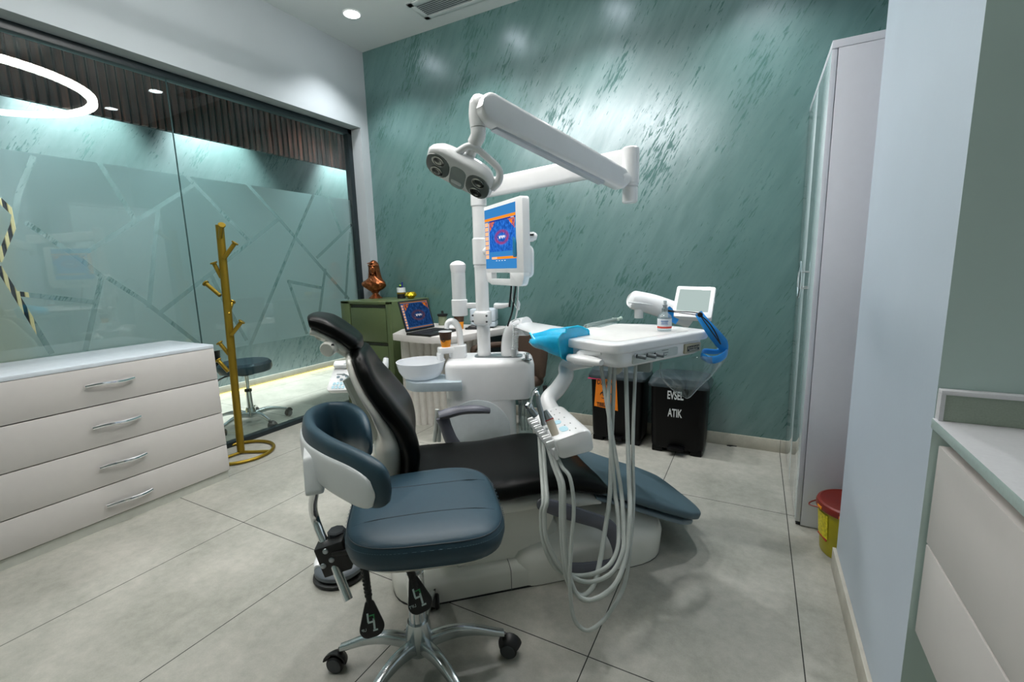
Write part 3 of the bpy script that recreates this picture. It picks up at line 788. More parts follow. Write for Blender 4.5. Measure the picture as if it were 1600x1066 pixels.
bm = NB(); prism(bm, [(x, y + LH / 2) for x, y in rrect(LW, LH, 0.008)], -0.004, 0.004, SF @ Matrix.Rotation(PI / 2, 4, 'X'), 0.001); lid = obj('lid', bm, M_BLACK, lap)
def scr(bm, F, x0, x1, y0, y1, d, mi): quad_uv(bm, [F @ Vector((a, -d, b)) for a, b in ((x0, y0), (x1, y0), (x1, y1), (x0, y1))], mi)
SCM = [emat('screen_blue', (62, 110, 170), 0.4), emat('screen_orange', (190, 128, 80), 0.5), emat('screen_cream', (236, 178, 140), 0.7), xray_mat('scan_picture_dim', (30, 66, 118), (110, 70, 70), 0.5), emat('screen_white', (220, 230, 240), 0.8)]
W2 = LW / 2 - 0.012
bm = NB(); scr(bm, SF, -W2, W2, 0.016, LH - 0.012, 0.0045, 0)
scr(bm, SF, -W2 + 0.03, W2 - 0.004, 0.035, LH - 0.024, 0.0049, 3)
scr(bm, SF, -W2, W2, LH - 0.019, LH - 0.012, 0.0049, 1)
scr(bm, SF, -W2 + 0.03, W2 - 0.004, 0.020, 0.028, 0.0049, 1)
for k in range(9): scr(bm, SF, -W2 + 0.004, -W2 + 0.022, 0.022 + k * 0.0205, 0.037 + k * 0.0205, 0.0049, 2)
obj('display', bm, SCM, lid)

# paper cups, jar, mouse, phone and printer on the desk
M_CUPBROWN = mat('cup_brown_print', (70, 46, 30), 0.6, vary=0.5, scale=260)
M_CUPORANGE = mat('cup_orange', (240, 150, 20), 0.5)
def paper_cup(x, y, z, label, H=0.082, R0=0.023, R1=0.033):
    c = thing('paper_cup', label, 'cup', (x, y, z), None)
    M = Matrix.Translation((x, y, z)); zz = 0.46 * H
    rm = R0 + (R1 - R0) * 0.46
    bm = NB(); lathe(bm, [(R0, 0), (rm, zz)], 28, M, True, False); obj('orange_sleeve', bm, M_CUPORANGE, c)
    bm = NB(); lathe(bm, [(rm, zz), (R1, H)], 28, M, False, False); obj('brown_print', bm, M_CUPBROWN, c)
    bm = NB(); lathe(bm, [(R1 - 0.0005, H - 0.002), (R1 + 0.0015, H), (R1 - 0.001, H + 0.002), (R1 - 0.002, H - 0.002), (R0 - 0.001, 0.004)], 28, M, False, True); obj('white_lining', bm, M_PLASTIC, c)
    bm = NB()
    fd = (CAMP - Vector((x, y, z))); fd.z = 0; fd.normalize(); sd = Vector((-fd.y, fd.x, 0))
    ctr = Vector((x, y, z + zz * 1.05)) - sd * 0.011 + fd * (math.sqrt(max(0, rm * rm - 0.011 ** 2)) + 0.0006)
    tube(bm, [ctr + (sd * math.cos(2 * PI * k / 24) + Vector((0, 0, 1)) * math.sin(2 * PI * k / 24)) * 0.0085 for k in range(24)], 0.0022, 6, closed=True)
    dome(bm, ctr, 0.0035, 0.0035, 0.0035, 10, 6)
    obj('round_emblem', bm, M_BLACK, c)
    return c
q = onZ(ZD, 718, 514)
paper_cup(q.x, q.y, ZD, 'orange and brown paper cup on the desk, behind the white filler spout', 0.125, 0.030, 0.043)
q = onZ(ZD, 692, 508); 
jar = thing('jar', 'small glass jar with a black lid on the desk behind the laptop', 'jar', (q.x, q.y, ZD))
bm = NB(); lathe(bm, [(0.034, 0), (0.036, 0.004), (0.036, 0.075), (0.030, 0.08)], 24, Matrix.Translation((q.x, q.y, ZD))); obj('glass', bm, mat('jar_contents', (120, 130, 104), 0.25), jar)
bm = NB(); lathe(bm, [(0.044, 0.08), (0.044, 0.094), (0.012, 0.098), (0.009, 0.112), (0.012, 0.118), (0.002, 0.122)], 24, Matrix.Translation((q.x, q.y, ZD))); obj('lid', bm, M_BLACK, jar)
q = onZ(ZD, 704, 513); bm = NB(); dome(bm, (q.x, q.y, ZD), 0.045, 0.028, 0.024, 24, 6, None, 0)
tag(obj('computer_mouse', bm, M_PLASTIC), 'white computer mouse on the desk beside the laptop', 'mouse')
q = onZ(ZD, 739, 514.5); bm = NB(); F_ = frame((q.x, q.y, ZD), (0.9, 0.4, 0))
prism(bm, rrect(0.12, 0.06, 0.02), 0, 0.012, F_, 0.004); dome(bm, (0.0, 0.0, 0.012), 0.04, 0.02, 0.02, 20, 6, F_, 0)
tag(obj('black_pouch', bm, M_BLACK), 'flat black pouch lying on the desk in front of the grey box', 'pouch')
q = onY(3.09, 757, 506); q.z = ZD
pr = thing('printer', 'pale grey desktop printer box on the desk behind the pole', 'printer', (q.x, q.y, ZD))
F_ = frame((q.x, q.y, ZD), (0.93, 0.36, 0))
bm = NB(); prism(bm, rrect(0.20, 0.15, 0.02), 0.012, 0.052, F_, 0.006); obj('paper_tray', bm, mat('printer_grey', (176, 188, 196), 0.45), pr)
bm = NB(); prism(bm, rrect(0.205, 0.15, 0.018), 0.055, 0.15, F_, 0.008); obj('printer_body', bm, mat('printer_grey_top', (186, 196, 204), 0.45), pr)
bm = NB(); prism(bm, rrect(0.15, 0.11, 0.02), 0.0, 0.013, F_); obj('foot', bm, M_BLACK, pr)

# brown chair behind the desk
q = onY(2.86, 822, 545); q.z = 0
bch = thing('desk_chair', 'brown upholstered desk chair tucked behind the desk by the green wall', 'chair', q)
M_BROWN = mat('brown_upholstery', (70, 54, 42), 0.7, vary=0.1, scale=80, bump=0.1, bscale=300)
F_ = frame(q, (0.81, -0.59, 0))
bm = NB(); loft(bm, [[F_ @ Vector((x * sx, 0.10 + cy_ + y, z)) for x, y in rrect(0.44, th, th * 0.45)] for z, sx, th, cy_ in ((0.46, 0.86, 0.03, -0.08), (0.48, 0.94, 0.05, -0.08), (0.60, 1.0, 0.055, -0.07), (0.76, 1.0, 0.055, -0.06), (0.81, 0.94, 0.05, -0.06), (0.83, 0.80, 0.03, -0.06))]); obj('backrest', bm, M_BROWN, bch)
bm = NB(); prism(bm, rrect(0.42, 0.42, 0.08), 0.40, 0.47, F_ @ Matrix.Translation((-0.03, -0.14, 0)), 0.03, 3); obj('seat', bm, M_BROWN, bch)
for s in (-1,):
    bm = NB(); tube(bm, [F_ @ Vector(p) for p in ((s * 0.25, 0.08, 0.44), (s * 0.27, 0.06, 0.60), (s * 0.27, -0.02, 0.64), (s * 0.27, -0.26, 0.64), (s * 0.27, -0.30, 0.60), (s * 0.25, -0.30, 0.44))], 0.022, 10, 4); obj('armrest', bm, M_BROWN, bch)
for sx in (-1, 1):
    for sy in (-0.34, 0.04):
        bm = NB(); cyl(bm, F_ @ Vector((sx * 0.19, sy, 0.41)), F_ @ Vector((sx * 0.21, sy, 0)), 0.016, 12, 0.011); obj('leg', bm, M_BLACK, bch)

# ------------------------------------------------------------------ waste bins
M_BIN = mat('black_bin_plastic', (5, 5, 6), 0.38, spec=0.2)
M_BINLID = mat('bin_lid_grey', (52, 62, 66), 0.3)
def bin_(x0, x1, y0, y1, H, label):
    b = thing('waste_bin', label, 'waste bin', ((x0 + x1) / 2, (y0 + y1) / 2, 0), 'black pedal bins by the green wall')
    cx_, cy_ = (x0 + x1) / 2, (y0 + y1) / 2; W, D = x1 - x0, y1 - y0
    def rg(z, k, r=0.04): return [Vector((cx_ + x, cy_ + y, z)) for x, y in rrect(W * k, D * k, r)]
    bm = NB(); loft(bm, [rg(0.03, 0.93), rg(0.06, 0.95), rg(H - 0.07, 1.0)]); 
    for sx in (-1, 1):
        for sy in (-1, 1): box(bm, (cx_ + sx * W * 0.35, cy_ + sy * D * 0.36, 0.02), (W * 0.2, D * 0.2, 0.04), None, 0.006)
    obj('body', bm, M_BIN, b)
    bm = NB(); loft(bm, [rg(H - 0.075, 1.09), rg(H - 0.06, 1.10), rg(H - 0.05, 1.07), rg(H - 0.02, 1.0, 0.06), rg(H - 0.012, 0.9, 0.08)]); obj('lid', bm, M_BINLID, b)
    bm = NB(); box(bm, (cx_, y0 - 0.018, 0.045), (W * 0.30, 0.05, 0.02), None, 0.006); obj('pedal', bm, M_BIN, b)
    return b
b2 = bin_(-0.572, -0.232, 2.935, 3.20, 0.515, 'black bin lettered EVSEL ATIK under the face shield')
F_ = frame((-0.417, 2.9345, 0.0), (1, 0, 0)) @ Matrix.Rotation(PI / 2, 4, 'X')
M_LETTER = mat('white_letter_vinyl', (214, 216, 216), 0.5)
for s, z in (('EVSEL', 0.388), ('ATIK', 0.272)):
    text('lettering', s, M_LETTER, Matrix.Translation((-0.416, 2.936 - 0.002, z)) @ Matrix.Rotation(PI / 2, 4, 'X'), 0.074, b2, sx=0.52, bold=0.0015)
b1 = bin_(-0.985, -0.625, 2.965, 3.22, 0.525, 'black bin with an orange biohazard sign and a pink bag edge')
bm = NB(); box2(bm, (-0.985 - 0.012, 2.955, 0.442), (-0.90, 2.965, 0.449), 0.002); obj('bag_edge', bm, mat('pink_bag', (220, 60, 110), 0.5), b1)
sx0, sx1, sz0, sz1, sy_ = -0.945, -0.795, 0.238, 0.450, 2.9625
bm = NB(); prism(bm, [(sx0 - 0.008, sz0 + 0.012), (sx1 + 0.008, sz0 - 0.004), (sx1 - 0.004, sz1), (sx0 + 0.008, sz1 + 0.004)], 0, 0.002, Matrix.Translation((0, sy_, 0)) @ Matrix.Rotation(PI / 2, 4, 'X')); sg = obj('warning_sign', bm, mat('orange_sign', (236, 128, 16), 0.5), b1)
TM = lambda x, z: Matrix.Translation((x, sy_ - 0.0026, z)) @ Matrix.Rotation(PI / 2, 4, 'X')
text('sign_lettering', 'D\u0130KKAT', M_BLACK, TM((sx0 + sx1) / 2, sz1 - 0.028), 0.046, sg, 0.0006, 0.72, 0.001)
text('sign_lettering', 'TIBB\u0130 ATIK', M_BLACK, TM((sx0 + sx1) / 2, sz0 + 0.026), 0.040, sg, 0.0006, 0.66, 0.001)
bm = NB(); cz = (sz0 + sz1) / 2; cxx = (sx0 + sx1) / 2
for k in range(3):
    a0 = PI / 2 + 2 * PI * k / 3
    c = Vector((cxx + 0.022 * math.cos(a0), sy_ - 0.003, cz + 0.022 * math.sin(a0)))
    pts = [c + Vector((math.cos(a0 + a), 0, math.sin(a0 + a))) * 0.021 for a in [0.45 + (2 * PI - 0.9) * i / 20 for i in range(21)]]
    tube(bm, pts, [0.0012, 0.0052, 0.0062, 0.0052, 0.0012], 6)
tube(bm, [Vector((cxx + 0.022 * math.cos(a), sy_ - 0.003, cz + 0.022 * math.sin(a))) for a in [2 * PI * i / 30 for i in range(30)]], 0.0022, 6, closed=True)
obj('biohazard_symbol', bm, M_BLACK, sg)
q = onZ(0, 1143, 697); bm = NB(); F_ = frame(q, (0.95, 0.2, 0))
prism(bm, [(-0.03, -0.004), (-0.01, -0.012), (0.005, -0.004), (0.03, -0.008), (0.034, 0.004), (0.012, 0.010), (-0.012, 0.004)], 0, 0.006, F_)
tag(obj('scrap', bm, M_BLACK), 'small torn black scrap on the floor by the baseboard right of the bins', 'scrap')

# ------------------------------------------------------------------ wardrobe
wx0, wx1, wy0, wy1, wh = 0.215, 0.80, 2.33, 3.225, 2.062
ward = thing('wardrobe', 'tall white glossy wardrobe against the green wall, behind the pale pier', 'wardrobe', ((wx0 + wx1) / 2, (wy0 + wy1) / 2, 0))
M_WARD = mat('wardrobe_white', (212, 214, 222), 0.34, vary=0.01)
M_WARDG = mat('wardrobe_gloss_door', (206, 220, 224), 0.08, vary=0.01, coat=0.8)
bm = NB(); box2(bm, (wx0 + 0.022, wy0, 0.004), (wx1, wy1, wh - 0.03), 0.001); obj('carcass', bm, M_WARD, ward)
bm = NB(); box2(bm, (wx0, wy0 - 0.002, wh - 0.029), (wx1, wy1, wh), 0.001); obj('top_panel', bm, M_WARD, ward)
bm = NB(); box2(bm, (wx0 + 0.004, wy0 + 0.01, 0.0), (wx1, wy1, 0.004)); obj('plinth', bm, M_DARKGAP, ward)  # thin dark strip, its colour stands in for shade under the wardrobe
mid = (wy0 + wy1) / 2
for ya, yb_ in ((wy0 + 0.001, mid - 0.0015), (mid + 0.0015, wy1)):
    bm = NB(); box2(bm, (wx0, ya, 0.02), (wx0 + 0.0195, yb_, wh - 0.032), 0.001); dd = obj('door', bm, [M_WARD, M_WARDG], ward)
    for f in dd.data.polygons:
        if f.normal.x < -0.9: f.material_index = 1
    s = -1 if ya < mid - 0.1 else 1
    bm = NB(); hx_ = wx0 - 0.022
    pts = [(hx_, mid + s * 0.006, 1.205), (hx_, mid + s * 0.075, 1.155), (hx_, mid + s * 0.075, 1.075), (hx_, mid + s * 0.006, 1.025)]
    tube(bm, pts, 0.006, 8, up=(1, 0, 0), flat=0.8)
    for p in (pts[1], pts[2]): cyl(bm, p, (wx0, p[1], p[2]), 0.004, 8)
    obj('handle', bm, M_CHROME, dd)

# ------------------------------------------------------------------ counter on the right
M_COUNTER = mat('pale_stone_top', (214, 214, 218), 0.35, vary=0.03, scale=120)
M_SPLASH = mat('grey_stone_splash', (150, 162, 148), 0.4, vary=0.06, scale=260)
M_EDGE = mat('stone_edge', (166, 184, 180), 0.4, vary=0.06, scale=160)
bm = NB(); box2(bm, (0.33, -0.9, 0.872), (0.95, 1.188, 0.893), 0.002); o = obj('worktop', bm, [M_COUNTER, M_EDGE])
for f in o.data.polygons:
    if f.normal.x < -0.9: f.material_index = 1
tag(o, 'pale stone worktop at the right edge, running out from the pier', 'worktop')
sp_ = thing('backsplash', 'low grey stone upstand with a pale edge on the worktop against the wall', 'backsplash', (0.64, 1.178, 0.893))
bm = NB(); box2(bm, (0.341, 1.170, 0.8935), (0.95, 1.1885, 0.947)); obj('stone_panel', bm, M_SPLASH, sp_)
bm = NB(); box2(bm, (0.335, 1.168, 0.947), (0.95, 1.1885, 0.956), 0.001); box2(bm, (0.335, 1.168, 0.8935), (0.342, 1.1885, 0.947)); obj('pale_edging', bm, M_COUNTER, sp_)
du = thing('drawer_cabinet', 'white handleless drawer cabinet hung under the stone worktop', 'cabinet', (0.65, 0.15, 0.41))
bm = NB(); box2(bm, (0.372, -0.9, 0.415), (0.95, 1.18, 0.8715)); obj('carcass', bm, mat('cream_channel', (222, 214, 196), 0.5), du)
for ya, yb_ in ((0.20, 1.184), (-0.9, 0.196)):
    for z0, z1 in ((0.622, 0.837), (0.411, 0.6175)):
        bm = NB(); box2(bm, (0.345, ya, z0), (0.366, yb_, z1), 0.0015); obj('drawer_front', bm, M_WHITE, du)

# ------------------------------------------------------------------ yellow sharps bucket
sx_, sy2 = 0.402, 2.185
shp = thing('sharps_bucket', 'yellow sharps bucket with a dark red lid, between wardrobe and pale pier', 'bucket', (sx_, sy2, 0))
M_YEL = mat('yellow_plastic', (176, 164, 12), 0.4); M_RED = mat('dark_red_plastic', (120, 36, 26), 0.4)
T_ = Matrix.Translation((sx_, sy2, 0))
bm = NB(); lathe(bm, [(0.103, 0), (0.106, 0.006), (0.122, 0.205)], 40, T_); obj('bucket_body', bm, M_YEL, shp)
bm = NB(); lathe(bm, [(0.124, 0.192), (0.131, 0.196), (0.131, 0.212), (0.127, 0.222), (0.118, 0.226), (0.112, 0.222), (0.0, 0.224)], 40, T_); ld = obj('lid', bm, M_RED, shp)
bm = NB(); tube(bm, [(sx_ + x, sy2 + y, 0.226) for x, y in rrect(0.075, 0.05, 0.012, 3)], 0.004, 6, closed=True); box(bm, (sx_ + 0.005, sy2 - 0.005, 0.227), (0.05, 0.03, 0.006), None, 0.002); obj('lid_opening', bm, M_BLACK, ld)
bm = NB(); dome(bm, (sx_ - 0.01, sy2 - 0.03, 0.226), 0.010, 0.008, 0.005, 14, 6, None, 0); obj('latch', bm, M_PLASTIC, ld)
for a in (3.5, 4.3):
    bm = NB(); box(bm, (0.1315, 0, 0.204), (0.003, 0.030, 0.012), T_ @ Matrix.Rotation(a, 4, 'Z'), 0.001); obj('yellow_clip', bm, M_CUPORANGE, ld)
bm = NB()
lab = [[T_ @ Vector(((0.1075 + 0.016 * (z - 0.006) / 0.199 + 0.0012) * math.cos(a), (0.1075 + 0.016 * (z - 0.006) / 0.199 + 0.0012) * math.sin(a), z)) for a in [3.05 + 0.75 * k / 8 for k in range(9)]] for z in (0.075, 0.18)]
loft(bm, lab, False, False, False); obj('paper_label', bm, mat('label_yellow', (222, 206, 30), 0.5, vary=0.3, scale=90), shp)
bm = NB(); tube(bm, [T_ @ Vector((0.112 * math.cos(a), 0.112 * math.sin(a), 0.062 + 0.012 * math.sin((a - 3.05) * 4))) for a in [3.05 + 0.7 * k / 8 for k in range(9)]], 0.004, 6); obj('red_mark', bm, mat('label_red', (190, 40, 30), 0.5), shp)
bm = NB(); tube(bm, [T_ @ Vector(p) for p in ((-0.128, 0.02, 0.2), (-0.150, 0.0, 0.196), (-0.156, -0.03, 0.197), (-0.126, -0.045, 0.2))], 0.003, 6, 5); obj('wire_handle', bm, M_RED, shp)
# ------------------------------------------------------------------ dental chair: its own frame (u along the body to the feet, s across, z up)
TH = math.radians(42.0)
DU = Vector((math.cos(TH), math.sin(TH), 0)); DN = Vector((-math.sin(TH), math.cos(TH), 0)); DZ = Vector((0, 0, 1))
CO = Vector((-0.961, 1.503, 0))
CF = Matrix((DU, DN, DZ)).transposed().to_4x4(); CF.translation = CO
def W(u, s, z): return CO + DU * u + DN * s + DZ * z
def lat(s, px, py):
    d = ray(px, py); q = CO + DN * s
    return CAMP + d * ((q - CAMP).dot(DN) / d.dot(DN))
M_SHELL = mat('chair_shell_white', (222, 222, 214), 0.25, vary=0.01, coat=0.3)
M_SHELLG = mat('chair_panel_grey', (196, 200, 194), 0.35, vary=0.01)
dch = thing('dental_chair', 'black reclined dental chair on a glossy white base in the middle of the room', 'dental chair', CO)

def section(c, f, r, half, thick, dish=0.0, n=36, lift=0.0, k=2.6):
    """closed cushion cross-section: c centre, f facing direction, r across; dish hollows the front"""
    out = []
    for i in range(n):
        a = 2 * PI * i / n
        ca, sa = math.cos(a), math.sin(a)
        x = half * math.copysign(abs(ca) ** (2 / k), ca)
        y = thick * math.copysign(abs(sa) ** (2 / k), sa)
        if y > 0: y -= dish * (1 - (x / half) ** 2) * min(1, y / thick)
        out.append(c + r * x + f * (y + lift))
    return out
# base plate: a low toe on the left that swells into a round drum under the feet
bm = NB()
def bring(z, inset, prof):
    return [W(u + (0.17 - u) * 0, s, z) for u, s in prof(inset)]
def toe(i):
    return roundpoly([(-0.39 + i, -0.235 + i), (0.50, -0.235 + i), (0.50, 0.235 - i), (-0.39 + i, 0.235 - i)], [0.16, 0.02, 0.02, 0.16], 7)
loft(bm, [bring(0.004, 0.006, toe), bring(0.075, 0.0, toe), bring(0.097, 0.008, toe), bring(0.108, 0.026, toe), bring(0.112, 0.05, toe)])
obj('base_toe', bm, M_SHELL, dch, 50)
bm = NB()
def drum(i):
    return roundpoly([(0.06 + i * 1.6, -0.243 + i), (0.765 - i, -0.243 + i), (0.765 - i, 0.243 - i), (0.06 + i * 1.6, 0.243 - i)], [0.10, 0.20, 0.20, 0.10], 8)
loft(bm, [bring(0.004, 0.006, drum), bring(0.10, 0.0, drum), bring(0.135, 0.012, drum), bring(0.165, 0.05, drum), bring(0.195, 0.085, drum), bring(0.215, 0.13, drum), bring(0.222, 0.17, drum)])
obj('base_drum', bm, M_SHELL, dch, 60)
bm = NB()
prism(bm, roundpoly([(-0.384, -0.229), (0.758, -0.236), (0.758, 0.236), (-0.384, 0.229)], [0.155, 0.195, 0.195, 0.155], 8), 0.0, 0.006, CF); obj('base_mat', bm, M_BLACK, dch)
bm = NB(); qs_ = CF.inverted() @ lat(-0.236, 799, 905); tube(bm, [W(qs_.x, -0.2362, 0.005), W(qs_.x, -0.2362, 0.075), W(qs_.x - 0.002, -0.228, 0.098), W(qs_.x - 0.004, -0.208, 0.109), W(qs_.x - 0.006, -0.18, 0.1125)], 0.0012, 6, 3); obj('base_seam', bm, M_DARKGREY, dch)
# lifting column cover between base and seat
bm = NB()
def colr(z, u0, u1, w): return [W(u, s, z) for u, s in roundpoly([(u0, -w), (u1, -w), (u1, w), (u0, w)], 0.05, 5)]
loft(bm, [colr(0.10, -0.16, 0.30, 0.19), colr(0.20, -0.13, 0.27, 0.18), colr(0.30, -0.06, 0.22, 0.17), colr(0.40, -0.06, 0.20, 0.17)]); obj('lift_cover', bm, M_SHELLG, dch, 50)
bm = NB()
prism(bm, roundpoly([(-0.15, 0.105), (0.17, 0.105), (0.25, 0.27), (0.20, 0.30), (-0.10, 0.30)], 0.03, 4), -0.196, -0.186, CF @ Matrix.Rotation(PI / 2, 4, 'X') @ Matrix.Scale(-1, 4, (0, 0, 1)) if False else CF @ Matrix(((1, 0, 0, 0), (0, 0, 1, 0), (0, 1, 0, 0), (0, 0, 0, 1))), 0.004); obj('side_cover', bm, M_SHELL, dch)
# seat pan shell
seatp = [(-0.315, 0.405), (-0.25, 0.414), (-0.12, 0.410), (0.02, 0.402), (0.12, 0.408), (0.22, 0.412), (0.30, 0.402), (0.38, 0.376), (0.462, 0.340)]
def prof_loft(pts, fn, n=5):
    P = catmull([W(u, 0, z) for u, z in pts], n)
    out = []
    for i, p in enumerate(P):
        a = P[max(i - 1, 0)]; b = P[min(i + 1, len(P) - 1)]
        d = (b - a).normalized(); f = DN.cross(d) * -1
        f = d.cross(DN); 
        if f.z < 0 and abs(f.z) > 0.3: f = -f
        out.append(fn(i / (len(P) - 1), p, f))
    return out
def lerp(tab, t):
    for (a, va), (b, vb) in zip(tab, tab[1:]):
        if t <= b: return va + (vb - va) * (t - a) / max(1e-9, b - a)
    return tab[-1][1]
bm = NB()
loft(bm, prof_loft(seatp, lambda t_, p, f: section(p, f, DN, lerp([(0, 0.20), (0.06, 0.245), (0.7, 0.258), (0.92, 0.25), (1, 0.235)], t_), lerp([(0, 0.03), (0.06, 0.058), (0.85, 0.058), (0.95, 0.046), (1, 0.022)], t_), dish=0.020)))
seat = obj('seat', bm, M_BLACKVINYL, dch, 60)
bm = NB()
shp_ = [(-0.31, 0.352), (-0.12, 0.344), (0.05, 0.332), (0.20, 0.334), (0.33, 0.318), (0.44, 0.282)]
loft(bm, prof_loft(shp_, lambda t_, p, f: section(p, f, DN, lerp([(0, 0.16), (0.08, 0.225), (0.8, 0.238), (1, 0.20)], t_), lerp([(0, 0.015), (0.1, 0.040), (0.85, 0.036), (1, 0.014)], t_), k=3.2)))
obj('seat_shell', bm, M_SHELL, dch, 60)
# leg rest with the slate cover
legp = [(0.435, 0.345), (0.55, 0.300), (0.70, 0.232), (0.82, 0.180), (0.90, 0.146), (0.945, 0.126)]
bm = NB()
loft(bm, prof_loft(legp, lambda t_, p, f: section(p, f, DN, lerp([(0, 0.236), (0.6, 0.238), (0.78, 0.205), (0.9, 0.15), (1, 0.07)], t_), lerp([(0, 0.020), (0.05, 0.026), (0.8, 0.026), (1, 0.012)], t_), k=4)))
obj('foot_cover', bm, M_SLATE, dch, 50)
bm = NB()
legs_ = [(u - 0.018, z - 0.042) for u, z in legp]
loft(bm, prof_loft(legs_, lambda t_, p, f: section(p, f, DN, lerp([(0, 0.20), (0.6, 0.21), (0.8, 0.17), (0.92, 0.12), (1, 0.05)], t_), lerp([(0, 0.014), (0.8, 0.018), (1, 0.010)], t_), k=4)))
obj('leg_rest_shell', bm, mat('leg_shell_grey', (120, 138, 150), 0.4), dch, 50)
# backrest
backp = [(-0.300, 0.455), (-0.286, 0.53), (-0.280, 0.60), (-0.300, 0.675), (-0.346, 0.752), (-0.394, 0.825), (-0.424, 0.885), (-0.448, 0.945)]
bm = NB()
def bsec(t_, p, f):
    if f.dot(DU) < 0: f = -f
    return section(p, f, DN, lerp([(0, 0.17), (0.06, 0.225), (0.35, 0.262), (0.6, 0.245), (0.85, 0.195), (0.95, 0.16), (1, 0.10)], t_),
                   lerp([(0, 0.020), (0.06, 0.046), (0.4, 0.056), (0.85, 0.044), (0.96, 0.034), (1, 0.014)], t_), dish=lerp([(0, 0.01), (0.3, 0.044), (0.8, 0.030), (1, 0.004)], t_), n=44)
def prof_loft2(pts, fn, n=6):
    P = catmull([W(u, 0, z) for u, z in pts], n); out = []
    for i, p in enumerate(P):
        d = (P[min(i + 1, len(P) - 1)] - P[max(i - 1, 0)]).normalized(); f = d.cross(DN)
        out.append(fn(i / (len(P) - 1), p, f))
    return out
loft(bm, prof_loft2(backp, bsec)); backrest = obj('backrest', bm, M_BLACKVINYL, dch, 60)
bm = NB()
def bsh(t_, p, f):
    if f.dot(DU) < 0: f = -f
    return section(p - f * lerp([(0, 0.082), (0.25, 0.080), (0.6, 0.046), (1, 0.032)], t_), f, DN, lerp([(0, 0.16), (0.06, 0.21), (0.35, 0.240), (0.6, 0.222), (0.85, 0.176), (0.96, 0.15), (1, 0.10)], t_), lerp([(0, 0.03), (0.1, 0.060), (0.35, 0.050), (0.6, 0.026), (0.9, 0.018), (1, 0.010)], t_), k=3)
loft(bm, prof_loft2([(-0.300, 0.43)] + backp[1:], bsh)); obj('backrest_shell', bm, M_SHELL, dch, 60)
bm = NB()   # rib down the back of the shell
tube(bm, [W(u - 0.090, 0, z) for u, z in ((-0.24, 0.42), (-0.28, 0.56), (-0.34, 0.70), (-0.40, 0.83))], [0.05, 0.06, 0.05, 0.03], 12, 5, flat=0.5, up=(1, 0, 0)); obj('back_spine', bm, M_SHELLG, dch)
bm = NB(); box(bm, (-0.285, 0, 0.40), (0.10, 0.28, 0.07), CF, 0.02); obj('back_hinge', bm, M_SHELLG, dch)
# headrest
hd = Vector((-0.70, 0, 0.70))
hp = [(-0.442, 0.940), (-0.462, 0.972), (-0.500, 1.008), (-0.545, 1.038), (-0.585, 1.052), (-0.602, 1.050)]
bm = NB()
def hsec(t_, p, f):
    if f.z < 0: f = -f
    return section(p, f, DN, lerp([(0, 0.07), (0.12, 0.115), (0.5, 0.132), (0.85, 0.115), (1, 0.05)], t_), lerp([(0, 0.014), (0.15, 0.030), (0.6, 0.034), (0.9, 0.024), (1, 0.008)], t_), dish=lerp([(0, 0.0), (0.4, 0.012), (1, 0.0)], t_))
loft(bm, prof_loft2(hp, hsec)); hr_ = obj('headrest', bm, M_BLACKVINYL, dch, 60)
bm = NB()
def hsh(t_, p, f):
    if f.z < 0: f = -f
    return section(p - f * 0.034, f, DN, lerp([(0, 0.06), (0.12, 0.10), (0.5, 0.115), (0.85, 0.10), (1, 0.05)], t_), lerp([(0, 0.010), (0.2, 0.018), (0.8, 0.016), (1, 0.006)], t_), k=3)
loft(bm, prof_loft2(hp, hsh)); obj('headrest_shell', bm, M_SHELL, dch, 60)
bm = NB(); tube(bm, [W(-0.43, -0.05, 0.870), W(-0.465, -0.05, 0.915), W(-0.52, -0.03, 0.962)], [0.020, 0.021, 0.030], 14, 4, flat=0.8); obj('headrest_bracket', bm, M_SHELLG, dch)
bm = NB(); cyl(bm, lat(-0.09, 519, 541), lat(-0.13, 510, 547), 0.026, 24, bev=0.005); obj('headrest_knob', bm, M_SHELL, dch)
bm = NB(); cyl(bm, lat(0.02, 508, 527), lat(-0.05, 499, 523), 0.018, 18, bev=0.004); obj('headrest_lever', bm, M_SHELLG, dch)
bm = NB(); box(bm, lat(-0.125, 517, 540), (0.022, 0.012, 0.012), None, 0.003); obj('release_button', bm, M_BLACK, dch)
# armrests: far one up, near one folded down
bm = NB()
sA = 0.335
tube(bm, [lat(sA, *p) for p in ((686, 650), (700, 646), (722, 641), (748, 640), (765, 642))], [0.030, 0.034, 0.031, 0.029, 0.020], 12, 5, flat=0.68, up=(0, 0, 1))
obj('armrest', bm, M_PURPLEGREY, dch)
bm = NB(); tube(bm, [lat(sA, *p) for p in ((691, 652), (697, 668), (704, 686), (712, 700))], [0.032, 0.028, 0.030, 0.034], 12, 4, flat=0.6, up=DN); obj('armrest_post', bm, M_PURPLEGREY, dch)
bm = NB(); sB = -0.30
pts = [lat(sB, *p) for p in ((852, 789), (880, 798), (915, 809), (940, 817), (954, 827), (962, 845), (965, 866), (956, 880), (935, 886), (905, 889), (884, 887))]
tube(bm, pts, [0.026, 0.030, 0.028, 0.027, 0.027, 0.026, 0.022, 0.020, 0.023, 0.026, 0.025, 0.022], 12, 4, flat=0.5, up=(0, 0, 1) if False else DN)
obj('folded_armrest', bm, M_PURPLEGREY, dch)
bm = NB(); cyl(bm, lat(-0.22, 848, 789), lat(-0.32, 848, 789), 0.022, 20, bev=0.004); obj('armrest_pivot', bm, M_DARKGREY, dch)

